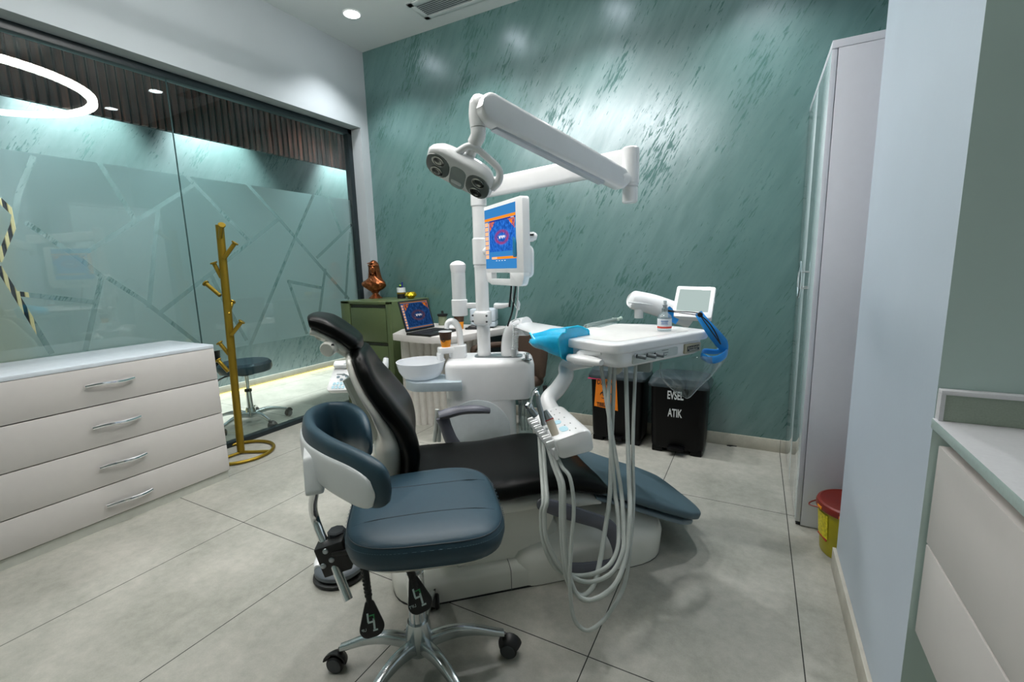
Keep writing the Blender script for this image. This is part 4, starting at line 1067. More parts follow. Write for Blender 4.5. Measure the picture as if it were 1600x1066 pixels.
# ------------------------------------------------------------------ dental unit (cuspidor column) on the far side of the chair
TU = math.radians(29.0)
UF = Matrix.Translation(W(0.12, 0.42, 0)) @ Matrix.Rotation(TU, 4, 'Z') @ Matrix.Translation((-0.12, -0.42, 0))
def WU(u, s, z): return UF @ Vector((u, s, z))
ux0, ux1, us0, us1 = -0.105, 0.352, 0.42, 0.70
unit = thing('dental_unit', 'white water unit with a milky spittoon bowl, standing behind the dental chair', 'dental unit', WU(0.12, 0.55, 0))
def uring(z, a, b, c, d, r): return [WU(u, s, z) for u, s in roundpoly([(a, c), (b, c), (b, d), (a, d)], r, 6)]
bm = NB()
loft(bm, [uring(0.560, ux0 + 0.02, ux1 - 0.02, us0, us1 - 0.02, 0.06), uring(0.572, ux0, ux1, us0, us1, 0.07), uring(0.725, ux0, ux1, us0, us1, 0.07), uring(0.742, ux0 + 0.004, ux1 - 0.004, us0 + 0.005, us1 - 0.004, 0.07),
          uring(0.754, ux0 + 0.014, ux1 - 0.014, us0 + 0.015, us1 - 0.014, 0.065), uring(0.760, ux0 + 0.032, ux1 - 0.032, us0 + 0.034, us1 - 0.032, 0.05)])
obj('upper_body', bm, M_GLOSSWHITE, unit, 50)
bm = NB()
loft(bm, [uring(0.0, ux0 + 0.02, 0.255, us0 + 0.02, us1 - 0.03, 0.05), uring(0.40, ux0 + 0.004, 0.252, us0 + 0.004, us1 - 0.02, 0.06), uring(0.575, ux0 + 0.001, 0.252, us0 + 0.0005, us1 - 0.02, 0.07)]); obj('lower_body', bm, M_GLOSSWHITE, unit, 50)
bm = NB()
pts2 = [(-0.10, 0.30)] + [(0.055 + 0.165 * math.cos(a), 0.40 + 0.165 * math.sin(a)) for a in [PI - PI * k / 18 for k in range(19)]] + [(0.22, 0.30)]
prism(bm, pts2, -(us0 + 0.012), -(us0 - 0.003), UF @ Matrix(((1, 0, 0, 0), (0, 0, -1, 0), (0, 1, 0, 0), (0, 0, 0, 1))), 0.003); obj('front_panel', bm, mat('panel_blue_white', (206, 214, 218), 0.3), unit)
bm = NB(); prism(bm, roundpoly([(0.265, 0.36), (0.335, 0.36), (0.345, 0.535), (0.265, 0.535)], 0.015, 4), -0.52, -0.44, UF @ Matrix(((1, 0, 0, 0), (0, 0, -1, 0), (0, 1, 0, 0), (0, 0, 0, 1))), 0.006)
obj('filter_window', bm, glassmat('filter_clear', (0.80, 0.88, 0.88), 0.10, 0.5, 0.05, 0.25, (0.6, 0.66, 0.66)), unit)
bm = NB()
for k in range(4): tube(bm, [WU(0.280 + k * 0.017, 0.50, 0.37), WU(0.278 + k * 0.017, 0.49, 0.45), WU(0.284 + k * 0.014, 0.50, 0.53)], 0.004, 6, 3)
obj('filter_tubes', bm, M_HOSE, unit)
# bowl and its grey bracket
bc = onZ(0.752, 657.5, 565)
MB_ = Matrix.Translation((bc.x, bc.y, 0))
bm = NB()
lathe(bm, [(0.060, 0.664), (0.094, 0.677), (0.114, 0.710), (0.1235, 0.752), (0.125, 0.756), (0.1205, 0.756), (0.110, 0.713), (0.090, 0.684), (0.050, 0.673), (0.012, 0.671)], 44, MB_)
bowl = obj('spittoon_bowl', bm, glassmat('milky_glass', (0.92, 0.95, 0.97), 0.05, 0.3, 0.12, 0.80, (0.90, 0.92, 0.95), 0.2), unit, 60)
bowl['label'] = 'milky glass bowl'
bm = NB(); lathe(bm, [(0.018, 0.6715), (0.014, 0.677), (0.002, 0.678)], 16, MB_); obj('bowl_drain', bm, M_CHROME, bowl)
blo = UF.inverted() @ Vector((bc.x, bc.y, 0))
bm = NB()
pl = roundpoly([(blo.x - 0.085, blo.y - 0.035), (blo.x - 0.02, min(blo.y - 0.085, us0 - 0.03)), (ux0, us0 - 0.03), (ux0 + 0.09, us0 - 0.03), (ux0 + 0.09, us0 + 0.13), (blo.x + 0.02, blo.y + 0.08), (blo.x - 0.07, blo.y + 0.06)], [0.04, 0.04, 0.04, 0.004, 0.004, 0.04, 0.04], 5)
prism(bm, pl, 0.622, 0.668, UF, 0.008, 3); obj('bowl_bracket', bm, mat('bracket_blue_grey', (176, 190, 198), 0.35), unit)
# cup filler tower and spout
ct = onZ(0.76, 716, 558)
bm = NB(); TF = frame((ct.x, ct.y, 0), (math.cos(TU), math.sin(TU), 0))
prism(bm, rrect(0.092, 0.09, 0.03), 0.757, 0.825, TF, 0.006, 2); obj('filler_tower', bm, M_GLOSSWHITE, unit)
cs = onZ(0.815, 697, 544)
bm = NB(); a_ = Vector((ct.x, ct.y, 0)); b_ = Vector((cs.x, cs.y, 0)); dd_ = (b_ - a_).normalized(); nn_ = Vector((-dd_.y, dd_.x, 0)); LL = (b_ - a_).length
FF = frame(a_, dd_)
prism(bm, roundpoly([(-0.036, -0.036), (LL + 0.045, -0.030), (LL + 0.045, 0.030), (-0.036, 0.036)], [0.03, 0.028, 0.028, 0.03], 5), 0.790, 0.822, FF, 0.006); box(bm, (LL + 0.034, 0, 0.775), (0.024, 0.05, 0.04), FF, 0.006); obj('cup_shelf', bm, M_GLOSSWHITE, unit)
bm = NB()
dsp = (ct - CAMP).length
dcam = (RC @ (Vector((ct.x, ct.y, 0.85)) - CAMP)).z
pts = [at(x, y, dcam) for x, y in ((720, 556), (719.5, 535), (717, 514), (711, 504), (704, 502), (699, 506), (697.5, 514))]
tube(bm, pts, [0.021, 0.019, 0.0185, 0.019, 0.018, 0.016, 0.014], 14, 5, flat=0.85); obj('filler_spout', bm, M_GLOSSWHITE, unit)
paper_cup(cs.x, cs.y, 0.822, 'orange and brown paper cup under the white filler spout of the dental unit', 0.080, 0.0225, 0.0335)
bm = NB()
q = onZ(0.757, 823, 563); cyl(bm, (q.x, q.y, 0.757), (q.x, q.y, 0.785), 0.010, 14); cyl(bm, (q.x, q.y, 0.785), (q.x, q.y, 0.793), 0.015, 16, bev=0.002); box(bm, (q.x, q.y, 0.760), (0.045, 0.03, 0.008), None, 0.003); obj('chrome_fitting', bm, M_CHROME, unit)
# pole and its steel foot plate
PX, PY = -1.241, 2.003
SX, SY = onZ(0.76, 800, 557).xy
pole = Vector((PX, PY, 0)); stem = Vector((SX, SY, 0))
bm = NB(); pd = (stem - pole).normalized()
prism(bm, roundpoly([(-0.05, -0.042), ((stem - pole).length + 0.055, -0.042), ((stem - pole).length + 0.055, 0.042), (-0.05, 0.042)], 0.035, 5), 0.757, 0.768, frame(pole, pd), 0.002); obj('foot_plate', bm, M_STEEL, unit)
bm = NB(); cyl(bm, (PX, PY, 0.765), (PX, PY, 1.665), 0.0345, 28); obj('pole', bm, M_GLOSSWHITE, unit)
bm = NB(); cyl(bm, (PX, PY, 0.93), (PX, PY, 1.00), 0.044, 28, bev=0.004)
box(bm, (PX + 0.012, PY - 0.038, 0.965), (0.085, 0.02, 0.06), None, 0.006); obj('lower_clamp', bm, M_GLOSSWHITE, unit)
bm = NB()
for dx in (-0.030, 0.052):
    for z in (0.95, 0.98): cyl(bm, (PX + dx, PY - 0.047, z), (PX + dx, PY - 0.052, z), 0.005, 8)
obj('clamp_screws', bm, M_DARKGREY, unit)
bm = NB(); cyl(bm, (PX, PY, 1.235), (PX, PY, 1.365), 0.0405, 28, bev=0.003); cyl(bm, (PX, PY, 1.222), (PX, PY, 1.232), 0.037, 28); obj('monitor_collar', bm, M_GLOSSWHITE, unit)
dp_ = (RC @ (Vector((PX, PY, 0.98)) - CAMP)).z
bm = NB(); tube(bm, [at(775, 478, dp_), at(785, 478, dp_ - 0.05), at(796, 476, dp_ - 0.12)], [0.016, 0.014, 0.008], 10, 3, flat=1.0); obj('cable_arm', bm, M_GLOSSWHITE, unit)
# cup dispenser tube clamped to the pole
dq = at(717, 452, dp_ - 0.0)
cd_ = thing('cup_dispenser', 'white upright cup dispenser tube clamped beside the dental unit pole', 'cup dispenser', (dq.x, dq.y, 0.945))
zt = at(715, 412, dp_).z; zb = at(720, 494, dp_).z
bm = NB(); cyl(bm, (dq.x, dq.y, zb + 0.07), (dq.x, dq.y, zt - 0.02), 0.036, 28); obj('tube', bm, M_PLASTIC, cd_)
bm = NB(); lathe(bm, [(0.0365, zt - 0.045), (0.041, zt - 0.02), (0.041, zt - 0.006), (0.030, zt + 0.006), (0.01, zt + 0.014), (0.0, zt + 0.014)], 28, Matrix.Translation((dq.x, dq.y, 0))); obj('cap', bm, M_GLOSSWHITE, cd_)
bm = NB(); cyl(bm, (dq.x, dq.y, zb), (dq.x, dq.y, zb + 0.085), 0.0415, 28, bev=0.003); obj('holder', bm, M_GLOSSWHITE, cd_)
bm = NB(); d_ = (Vector((PX, PY, 0)) - Vector((dq.x, dq.y, 0))); 
box(bm, (d_.length / 2, 0, zb + 0.052), (d_.length, 0.026, 0.028), frame((dq.x, dq.y, 0), d_), 0.006); obj('bracket', bm, M_GLOSSWHITE, cd_)

# ------------------------------------------------------------------ operating lamp on its double arm
ZA = 1.60
E_ = onZ(ZA, 985, 250); E_ = Vector((E_.x, E_.y, 0))
lamp = thing('dental_lamp', 'white operating lamp on a jointed arm above the dental chair', 'lamp', (PX, PY, 1.55))
bm = NB(); cyl(bm, (PX, PY, 1.52), (PX, PY, 1.67), 0.040, 28, bev=0.004); obj('pole_joint', bm, M_GLOSSWHITE, lamp)
a = Vector((PX, PY, ZA)); b = Vector((E_.x, E_.y, ZA)); d = (b - a).normalized()
AF = frame(a, d)
def armring(x, w, h): return [AF @ Vector((x, p, q)) for p, q in rrect(w, h, min(w, h) * 0.3, 4)]
LA = (b - a).length
bm = NB(); loft(bm, [armring(0.0, 0.058, 0.086), armring(LA - 0.01, 0.050, 0.082)]); obj('lower_arm', bm, M_GLOSSWHITE, lamp)
bm = NB(); cyl(bm, (E_.x, E_.y, 1.512), (E_.x, E_.y, ZA + 0.044), 0.032, 28, bev=0.005); cyl(bm, (E_.x, E_.y, 1.505), (E_.x, E_.y, 1.516), 0.030, 28); obj('elbow', bm, M_GLOSSWHITE, lamp)
ez = (RC @ (Vector((E_.x, E_.y, 1.48)) - CAMP)).z
A2 = at(966, 279, ez - 0.03); B2 = at(765, 172, 1.33)
bm = NB(); cyl(bm, (E_.x, E_.y, 1.445), (E_.x, E_.y, 1.506), 0.0285, 28, bev=0.005); obj('elbow_foot', bm, M_GLOSSWHITE, lamp)
d2 = (A2 - B2).normalized(); L2 = (A2 - B2).length
# tilt of the spring arm: its wide faces stay upright
F2 = frame(B2, d2, (0, 0, 1))
def rr2(x, w, h, k=1.0): return [F2 @ Vector((x, p, q)) for p, q in rrect(w, h, min(w, h) * 0.28, 4)]
prof = []
for k in range(7):
    aa = PI / 2 * k / 6; prof.append((-0.040 * math.cos(aa) + 0.0, 0.088 * math.sin(max(aa, 0.25))))
bm = NB()
rings = [rr2(x, 0.052, max(h, 0.02)) for x, h in prof] + [rr2(L2 * 0.5, 0.056, 0.084)]
for k in range(7):
    aa = PI / 2 * k / 6; rings.append(rr2(L2 + 0.036 * math.sin(aa), 0.052, max(0.078 * math.cos(min(aa, 1.35)), 0.02)))
loft(bm, rings); obj('spring_arm', bm, M_GLOSSWHITE, lamp, 50)
bm = NB(); bmc = F2 @ Vector((L2 * 0.45, 0, -0.046)); box(bm, (L2 * 0.45, 0, -0.044), (L2 * 0.82, 0.032, 0.012), F2, 0.003); obj('arm_underside', bm, mat('arm_cover_grey', (196, 202, 210), 0.4), lamp)
bm = NB(); cyl(bm, A2 + Vector((0, 0, 0)), Vector((E_.x, E_.y, A2.z)), 0.028, 24, bev=0.004); obj('elbow_knuckle', bm, M_GLOSSWHITE, lamp)
HD = 1.40
neck = [at(x, y, dd) for x, y, dd in ((748, 162, 1.335), (746, 180, 1.34), (747, 200, 1.345), (747, 212, 1.35), (741, 224, 1.365), (734, 243, 1.385))]
bm = NB(); tube(bm, [B2 + F2.to_3x3() @ Vector((0.01, 0, 0.0)), at(752, 165, 1.332), neck[0]], [0.026, 0.027, 0.026], 18, 3); 
tube(bm, [at(749, 152, 1.335)] + neck[:3], [0.019, 0.0275, 0.026, 0.0235], 18, 4); obj('head_knuckle', bm, M_GLOSSWHITE, lamp, 50)
bm = NB(); tube(bm, neck[2:5], [0.0225, 0.0225, 0.0215], 18, 4); obj('neck', bm, M_GLOSSWHITE, lamp)
bm = NB(); tube(bm, [neck[3], neck[4], neck[5], at(733, 256, 1.41)], [0.020, 0.0185, 0.017, 0.02], 18, 3); obj('neck_joint', bm, M_GLOSSWHITE, lamp)
# head: long axis ax, lens side nz
nz_ = cdir(-0.40, 0.80, -0.45); ax_ = cdir(0.87, 0.46, 0.05); ax_ = (ax_ - nz_ * ax_.dot(nz_)).normalized(); ay_ = nz_.cross(ax_).normalized()
HC_ = at(719, 269, HD)
HF = Matrix((ax_, ay_, nz_)).transposed().to_4x4(); HF.translation = HC_
head_poly = roundpoly([(-0.112, -0.034), (-0.074, -0.054), (0.074, -0.054), (0.112, -0.034), (0.112, 0.036), (0.074, 0.056), (-0.074, 0.056), (-0.112, 0.036)], 0.04, 5)
bm = NB()
def hring(k, z, oy=0.0): return [HF @ Vector((x * k, y * k + oy, z)) for x, y in head_poly]
loft(bm, [hring(0.30, -0.050), hring(0.62, -0.046), hring(0.86, -0.032), hring(0.98, -0.012), hring(1.0, 0.0), hring(0.97, 0.010), hring(0.90, 0.016)])
head = obj('lamp_head', bm, M_GLOSSWHITE, lamp, 60)
M_LENS = mat('lens_grey', (96, 104, 102), 0.12, spec=0.8, vary=0.1); M_LENSD = mat('reflector_dark', (112, 120, 118), 0.22, metal=0.15)
M_REFL = mat('reflector_silver', (170, 176, 172), 0.15, metal=1.0)
for sx in (-1, 1):
    bm = NB(); prism(bm, [(sx * 0.068 + x, y - 0.004) for x, y in rrect(0.078, 0.086, 0.036)], 0.012, 0.0195, HF, 0.003); ln = obj('lens_cover', bm, M_LENSD, head)
    for sy in (-1, 1):
        bm = NB(); lathe(bm, [(0.018, 0.0185), (0.018, 0.0215), (0.015, 0.0225), (0.010, 0.0215), (0.0, 0.0215)], 24, HF @ Matrix.Translation((sx * 0.068, sy * 0.021 - 0.004, 0)) @ Matrix.Diagonal((1.15, 1, 1, 1))); obj('lens', bm, M_REFL, ln)
bm = NB(); prism(bm, [(x, y - 0.012) for x, y in rrect(0.052, 0.084, 0.02)], 0.013, 0.018, HF, 0.002); obj('centre_panel', bm, mat('lamp_panel_grey', (150, 160, 158), 0.25), head)
bm = NB(); prism(bm, [(x, y - 0.030) for x, y in rrect(0.036, 0.014, 0.006)], 0.017, 0.020, HF, 0.001); obj('badge', bm, M_PLASTIC, head)
bm = NB()
hpts = [at(x, y, dd) for x, y, dd in ((699, 246, 1.385), (714, 239, 1.365), (731, 229, 1.355), (745, 233, 1.36), (760, 245, 1.365), (776, 260, 1.37), (781, 271, 1.375), (778, 284, 1.385), (768, 293, 1.40))]
tube(bm, hpts, [0.013, 0.0115, 0.0105, 0.0105, 0.0105, 0.0105, 0.011, 0.0125, 0.015], 12, 5); obj('handle', bm, M_GLOSSWHITE, head)

# ------------------------------------------------------------------ monitor on the pole
ml_t, ml_b = at(757.5, 325, dp_ - 0.09), at(758.5, 440, dp_ - 0.06)
L_ = Vector((-1.205, 1.975, 0)); R_2 = Vector((-0.872, 1.738, 0)); mdir = (R_2 - L_).normalized(); MW = (R_2 - L_).length
zt_, zb_ = 1.512, 1.146
MF = frame(L_, mdir)                     # x along the screen, -y is the face
def fx(px, py):
    """where a photo pixel lands on the screen plane: (x, z)"""
    nrm = MF.to_3x3() @ Vector((0, 1, 0)); d = ray(px, py); P = CAMP + d * ((L_ - CAMP).dot(nrm) / d.dot(nrm))
    q = MF.inverted() @ P; return q.x, q.z
mon = thing('monitor', 'white framed monitor with a coloured jaw scan, fixed to the pole of the dental unit', 'monitor', (L_ + R_2) / 2 + Vector((0, 0, zb_)))
XZ = Matrix(((1, 0, 0, 0), (0, 0, 1, 0), (0, 1, 0, 0), (0, 0, 0, 1)))      # prism in x,z ; thickness along y
c_tl, c_tr, c_br, c_bl = fx(757, 324), fx(817, 308.5), fx(819, 432), fx(757, 440)
bl = fx(768, 441.5); br = fx(806, 447)
outl = roundpoly([c_tl, c_tr, (c_br[0], fx(818, 425)[1]), (fx(816, 432)[0] - 0.01, fx(808, 447.5)[1]), (fx(762, 441)[0], fx(762, 441)[1]), (c_tl[0], fx(758, 428)[1])], [0.008, 0.02, 0.03, 0.03, 0.02, 0.01], 4)
# frame with the hand-hole: outer slab split round the hole
hh = [fx(769, 425.5), fx(798, 427), fx(796, 437), fx(772, 434.5)]
hx0_, hx1_ = hh[0][0], hh[1][0]; hz1 = (hh[0][1] + hh[1][1]) / 2; hz0 = (hh[2][1] + hh[3][1]) / 2
x_0 = min(p[0] for p in outl); x_1 = max(p[0] for p in outl); z_0 = min(p[1] for p in outl); z_1 = max(p[1] for p in outl)
bm = NB()
prism(bm, roundpoly([(x_0, hz1), (x_1, hz1), (x_1, z_1), (x_0, z_1)], [0.002, 0.002, 0.022, 0.01], 4), -0.004, 0.030, MF @ XZ, 0.004)
prism(bm, roundpoly([(x_0, hz1), (x_0, z_0 + 0.02), (hx0_, z_0), (hx0_, hz1)], [0.001, 0.02, 0.001, 0.001], 4), -0.004, 0.024, MF @ XZ, 0.003)
prism(bm, roundpoly([(hx1_, hz1), (hx1_, z_0), (x_1 - 0.02, z_0), (x_1, z_0 + 0.04), (x_1, hz1)], [0.001, 0.001, 0.02, 0.02, 0.001], 4), -0.004, 0.024, MF @ XZ, 0.003)
prism(bm, [(hx0_, z_0), (hx1_, z_0), (hx1_, hz0), (hx0_, hz0)], -0.004, 0.024, MF @ XZ, 0.003)
obj('bezel', bm, M_GLOSSWHITE, mon)
bm = NB(); prism(bm, roundpoly([(x_0 + 0.05, hz1 + 0.01), (x_1 - 0.012, hz0), (x_1 - 0.006, z_1 - 0.20), (x_0 + 0.05, z_1 - 0.16)], 0.04, 5), 0.028, 0.058, MF @ XZ, 0.02, 3); obj('rear_housing', bm, M_GLOSSWHITE, mon)
s_tl, s_tr, s_br, s_bl = fx(758, 328), fx(806.5, 316.5), fx(808, 421), fx(761.5, 418.5)
sx0_, sx1_ = s_tl[0], s_tr[0]; sz0_, sz1_ = (s_bl[1] + s_br[1]) / 2, (s_tl[1] + s_tr[1]) / 2
SM2 = [emat('monitor_blue', (58, 132, 196), 0.9), emat('monitor_orange', (236, 140, 40), 1.0), emat('monitor_cream', (248, 186, 140), 1.0), xray_mat('scan_picture', (34, 96, 190), (176, 40, 52), 0.95), emat('monitor_white', (230, 236, 246), 1.0), emat('monitor_navy', (40, 60, 150), 0.8)]
bm = NB(); SFm = MF @ Matrix.Translation((sx0_, -0.0042, sz0_)); SWd, SHt = sx1_ - sx0_, sz1_ - sz0_
def sq(x0, x1, y0, y1, d, mi): quad_uv(bm, [SFm @ Vector((a_ * SWd, -d, b_ * SHt)) for a_, b_ in ((x0, y0), (x1, y0), (x1, y1), (x0, y1))], mi)
sq(0, 1, 0, 1, 0.0002, 0); sq(0.0, 1.0, 0.800, 0.845, 0.0005, 1); sq(0.17, 1.0, 0.775, 0.795, 0.0005, 5); sq(0.16, 0.97, 0.28, 0.775, 0.0005, 3)
sq(0.22, 1.0, 0.155, 0.195, 0.0005, 1); sq(0.22, 0.40, 0.157, 0.193, 0.0008, 2)
for k in range(8): sq(0.01, 0.12, 0.17 + k * 0.078, 0.235 + k * 0.078, 0.0005, 2)
sq(0.135, 0.148, 0.33, 0.76, 0.0005, 4)
for k in range(4): sq(0.36 + k * 0.09, 0.40 + k * 0.09, 0.125, 0.135, 0.0005, 4)
sq(0.86, 0.95, 0.781, 0.790, 0.0008, 4)
obj('display', bm, SM2, mon)
bm = NB(); prism(bm, roundpoly([(sx1_ - 0.030, sz0_ + SHt * 0.17), (sx1_ + 0.004, sz0_ + SHt * 0.17), (sx1_ + 0.002, sz0_ + SHt * 0.42), (sx1_ - 0.028, sz0_ + SHt * 0.5)], 0.012, 4), -0.0075, -0.004, MF @ XZ, 0.001); obj('teal_sticker', bm, mat('teal_sticker', (20, 120, 170), 0.4), mon)
bm = NB(); q = at(829, 370, dp_ - 0.36); tube(bm, [at(812, 372, dp_ - 0.36), at(822, 371, dp_ - 0.38), at(833, 370, dp_ - 0.40), at(838.5, 371, dp_ - 0.40)], [0.017, 0.022, 0.021, 0.012], 16, 4); pod = obj('camera_holder', bm, M_GLOSSWHITE, mon)
bm = NB(); box(bm, at(831, 367, dp_ - 0.422), (0.016, 0.006, 0.008), None, 0.001); obj('dark_window', bm, M_BLACK, pod)
bm = NB(); cyl(bm, Vector((PX, PY, 1.30)), MF @ Vector((0.10, 0.06, 1.30)), 0.02, 14); obj('mount_arm', bm, M_GLOSSWHITE, mon)
cab_d = dp_ - 0.22
for nm, mm, rr_, path in (('black_cable', M_BLACK, 0.005, ((799, 425), (799, 448), (797, 470), (796, 480))), ('black_cable', M_BLACK, 0.0045, ((806, 445), (804, 462), (800, 488), (793, 510))),
                          ('white_cable', M_PLASTIC, 0.004, ((810, 440), (809, 465), (808, 485), (805, 500))), ('white_cable', M_PLASTIC, 0.003, ((801, 446), (800, 466), (806, 480), (811, 484), (810, 472), (806, 462)))):
    bm = NB(); tube(bm, [at(x, y, cab_d) for x, y in path], rr_, 8, 5); obj(nm, bm, mm, mon)
bm = NB(); tube(bm, [at(809, 470, cab_d), at(810, 476, cab_d), at(809, 484, cab_d)], [0.006, 0.009, 0.005], 10, 4); obj('cable_plug', bm, M_PLASTIC, mon)
# ------------------------------------------------------------------ delivery tray with hoses
ZT_ = 0.95
tr = thing('delivery_tray', 'white instrument tray unit with hanging hoses, swung over the foot of the dental chair', 'instrument tray', (-0.45, 1.9, 0.86))
pA, pB, pC = onZ(ZT_, 1110, 516), onZ(ZT_, 962, 540), onZ(ZT_, 872, 513)
eAB = (pA - pB).normalized(); LAB = (pA - pB).length
eBC = Vector((-eAB.y, eAB.x, 0)); WBC = 0.42
TF = frame(pB, eAB)                       # x along the front face to the right, y away from it, z up
bm = NB()
plate = roundpoly([(-0.005, -0.004), (LAB + 0.005, -0.004), (LAB + 0.01, WBC * 0.6), (LAB - 0.12, WBC + 0.03), (0.02, WBC + 0.02), (-0.03, WBC * 0.72)], [0.05, 0.045, 0.08, 0.10, 0.06, 0.10], 7)
prism(bm, plate, -0.034, 0.0, TF, 0.008, 3); obj('tray_top', bm, M_GLOSSWHITE, tr)
bm = NB()
prism(bm, roundpoly([(0.045, 0.045), (LAB - 0.045, 0.045), (LAB - 0.04, WBC * 0.58), (LAB - 0.14, WBC - 0.02), (0.05, WBC - 0.03), (0.02, WBC * 0.66)], 0.05, 6), -0.001, 0.0016, TF, 0.001); obj('tray_mat', bm, mat('tray_mat', (232, 230, 226), 0.3), tr)
bm = NB()
body = roundpoly([(0.012, 0.006), (LAB - 0.03, 0.006), (LAB - 0.05, WBC * 0.5), (LAB - 0.18, WBC * 0.85), (0.05, WBC * 0.85), (0.0, WBC * 0.6)], [0.05, 0.04, 0.06, 0.08, 0.06, 0.08], 6)
loftr = lambda z, k: [TF @ Vector((LAB / 2 + (x - LAB / 2) * k, WBC * 0.4 + (y - WBC * 0.4) * k, z)) for x, y in body]
loft(bm, [loftr(-0.035, 1.0), loftr(-0.062, 1.0), loftr(-0.082, 0.97), loftr(-0.090, 0.90)]); obj('tray_body', bm, M_GLOSSWHITE, tr, 50)
# swept arm to the stem on the dental unit
bm = NB()
arm = [onZ(ZT_, 880, 500), onZ(ZT_, 845, 500), onZ(ZT_, 818, 503), Vector((SX + 0.02, SY - 0.02, ZT_))]
st = Vector((SX, SY, 0))
a0 = TF @ Vector((0.10, WBC * 0.78, -0.020)); a1 = Vector((SX + 0.085, SY - 0.022, ZT_ - 0.020))
ad_ = (a0 - a1).normalized(); tube(bm, [a1 - ad_ * 0.055, a1 - ad_ * 0.045, a1 - ad_ * 0.02, a1 + ad_ * 0.03, a1.lerp(a0, 0.4), a1.lerp(a0, 0.7), a0], [0.018, 0.040, 0.060, 0.070, 0.085, 0.105, 0.13], 24, 3, flat=0.22, up=(0, 0, 1)); obj('swing_arm', bm, M_GLOSSWHITE, tr, 50)
bm = NB(); tube(bm, [(SX - 0.012, SY, 0.768), (SX - 0.014, SY, 0.81), (SX - 0.004, SY - 0.004, 0.865), (SX + 0.028, SY - 0.010, 0.91), a1 + Vector((0.02, -0.004, -0.004))], [0.046, 0.043, 0.041, 0.043, 0.048], 18, 5); obj('arm_stem', bm, M_GLOSSWHITE, tr)
# front details
def fr(px, py):
    nrm = TF.to_3x3() @ Vector((0, 1, 0)); o_ = TF @ Vector((0, 0.006, 0)); d = ray(px, py); P = CAMP + d * ((o_ - CAMP).dot(nrm) / d.dot(nrm)); q = TF.inverted() @ P; return q.x, q.z
XZT = TF @ Matrix(((1, 0, 0, 0), (0, 0, 1, 0), (0, 1, 0, 0), (0, 0, 0, 1)))
q0, q1 = fr(988, 549), fr(1058, 556)
bm = NB(); prism(bm, roundpoly([(q0[0], -0.079), (q1[0], -0.075), (q1[0], -0.043), (q0[0], -0.045)], 0.008, 3), 0.003, 0.0075, XZT, 0.001); obj('control_panel', bm, mat('panel_grey_green', (196, 204, 200), 0.4), tr)
bm = NB()
for k, (x, y) in enumerate(((1038, 547), (1039, 551), (1038, 555))):
    q = fr(x, y); box(bm, (q[0], 0.002, q[1]), (0.036 - 0.008 * k, 0.001, 0.0022), TF)
obj('panel_print', bm, mat('print_grey', (110, 116, 116), 0.6), tr)
for px, py in ((992, 556), (1008, 554.5), (1020, 553)):
    q = fr(px, py)
    bm = NB(); cyl(bm, TF @ Vector((q[0], 0.004, q[1])), TF @ Vector((q[0], -0.006, q[1])), 0.0085, 16); kn = obj('knob', bm, M_CHROME, tr)
    bm = NB(); cyl(bm, TF @ Vector((q[0], -0.006, q[1])), TF @ Vector((q[0] + 0.012, -0.034, q[1] - 0.003)), 0.0075, 14, bev=0.0015); obj('knob_grip', bm, mat('knob_grey', (96, 106, 110), 0.5), kn)
q0, q1 = fr(1068, 550), fr(1093, 537)
bm = NB(); zc_ = (q0[1] + q1[1]) / 2; prism(bm, roundpoly([(q0[0], zc_ - 0.019), (q1[0], zc_ - 0.017), (q1[0], zc_ + 0.017), (q0[0], zc_ + 0.019)], 0.004, 3), -0.0005, 0.008, XZT, 0.001); npl = obj('name_plate', bm, mat('plate_champagne', (176, 168, 144), 0.35, metal=0.4), tr)
bm = NB(); xm = (q0[0] + q1[0]) / 2; wm_ = (q1[0] - q0[0])
box(bm, (xm, -0.0014, zc_), (wm_ * 0.74, 0.001, 0.020), TF); obj('dark_plate', bm, mat('plate_dark', (60, 62, 58), 0.4), npl)
bm = NB()
for k in range(7):
    xx = xm - wm_ * 0.31 + k * wm_ * 0.103; hh_ = (0.010, 0.006, 0.007, 0.010, 0.006, 0.009, 0.006)[k]
    box(bm, (xx, -0.0024, zc_ + 0.003), (0.0024, 0.001, hh_), TF); box(bm, (xx + 0.003, -0.0024, zc_ + 0.003 - hh_ * 0.3), (0.005, 0.001, 0.0018), TF)
box(bm, (xm, -0.0024, zc_ - 0.006), (wm_ * 0.5, 0.001, 0.0025), TF); obj('engraved_marks', bm, mat('plate_light', (200, 194, 176), 0.4), npl)
# grips on the left end: the bare one and the one under the blue cover
g0 = at(890, 559, 1.69); g1 = at(940, 567, 1.58)
bm = NB(); tube(bm, [g0, g0.lerp(g1, 0.25), g0.lerp(g1, 0.7), g1], [0.019, 0.026, 0.024, 0.014], 16, 5, flat=0.72, up=(0, 0, 1)); 
gr = obj('grip', bm, M_GLOSSWHITE, tr)
bm = NB(); cyl(bm, g0 + (g0 - g1).normalized() * 0.006, g0 - (g0 - g1).normalized() * 0.012, 0.015, 18, bev=0.003); obj('grip_cap', bm, M_STEEL, gr)
bm = NB(); tube(bm, [g0.lerp(g1, 0.35), g0.lerp(g1, 0.35) + DN * 0.02 + DU * 0.02 + DZ * 0.015, TF @ Vector((0.02, 0.08, -0.03))], 0.02, 12, 3); obj('grip_stalk', bm, M_GLOSSWHITE, gr)
k0 = at(896, 535, 1.73); k1 = at(846, 531, 1.87)
bm = NB(); tube(bm, [k0, k0.lerp(k1, 0.5) , k1], [0.070, 0.076, 0.056], 16, 4, flat=0.40, up=(0, 0, 1)); obj('keypad_wing', bm, M_GLOSSWHITE, tr)
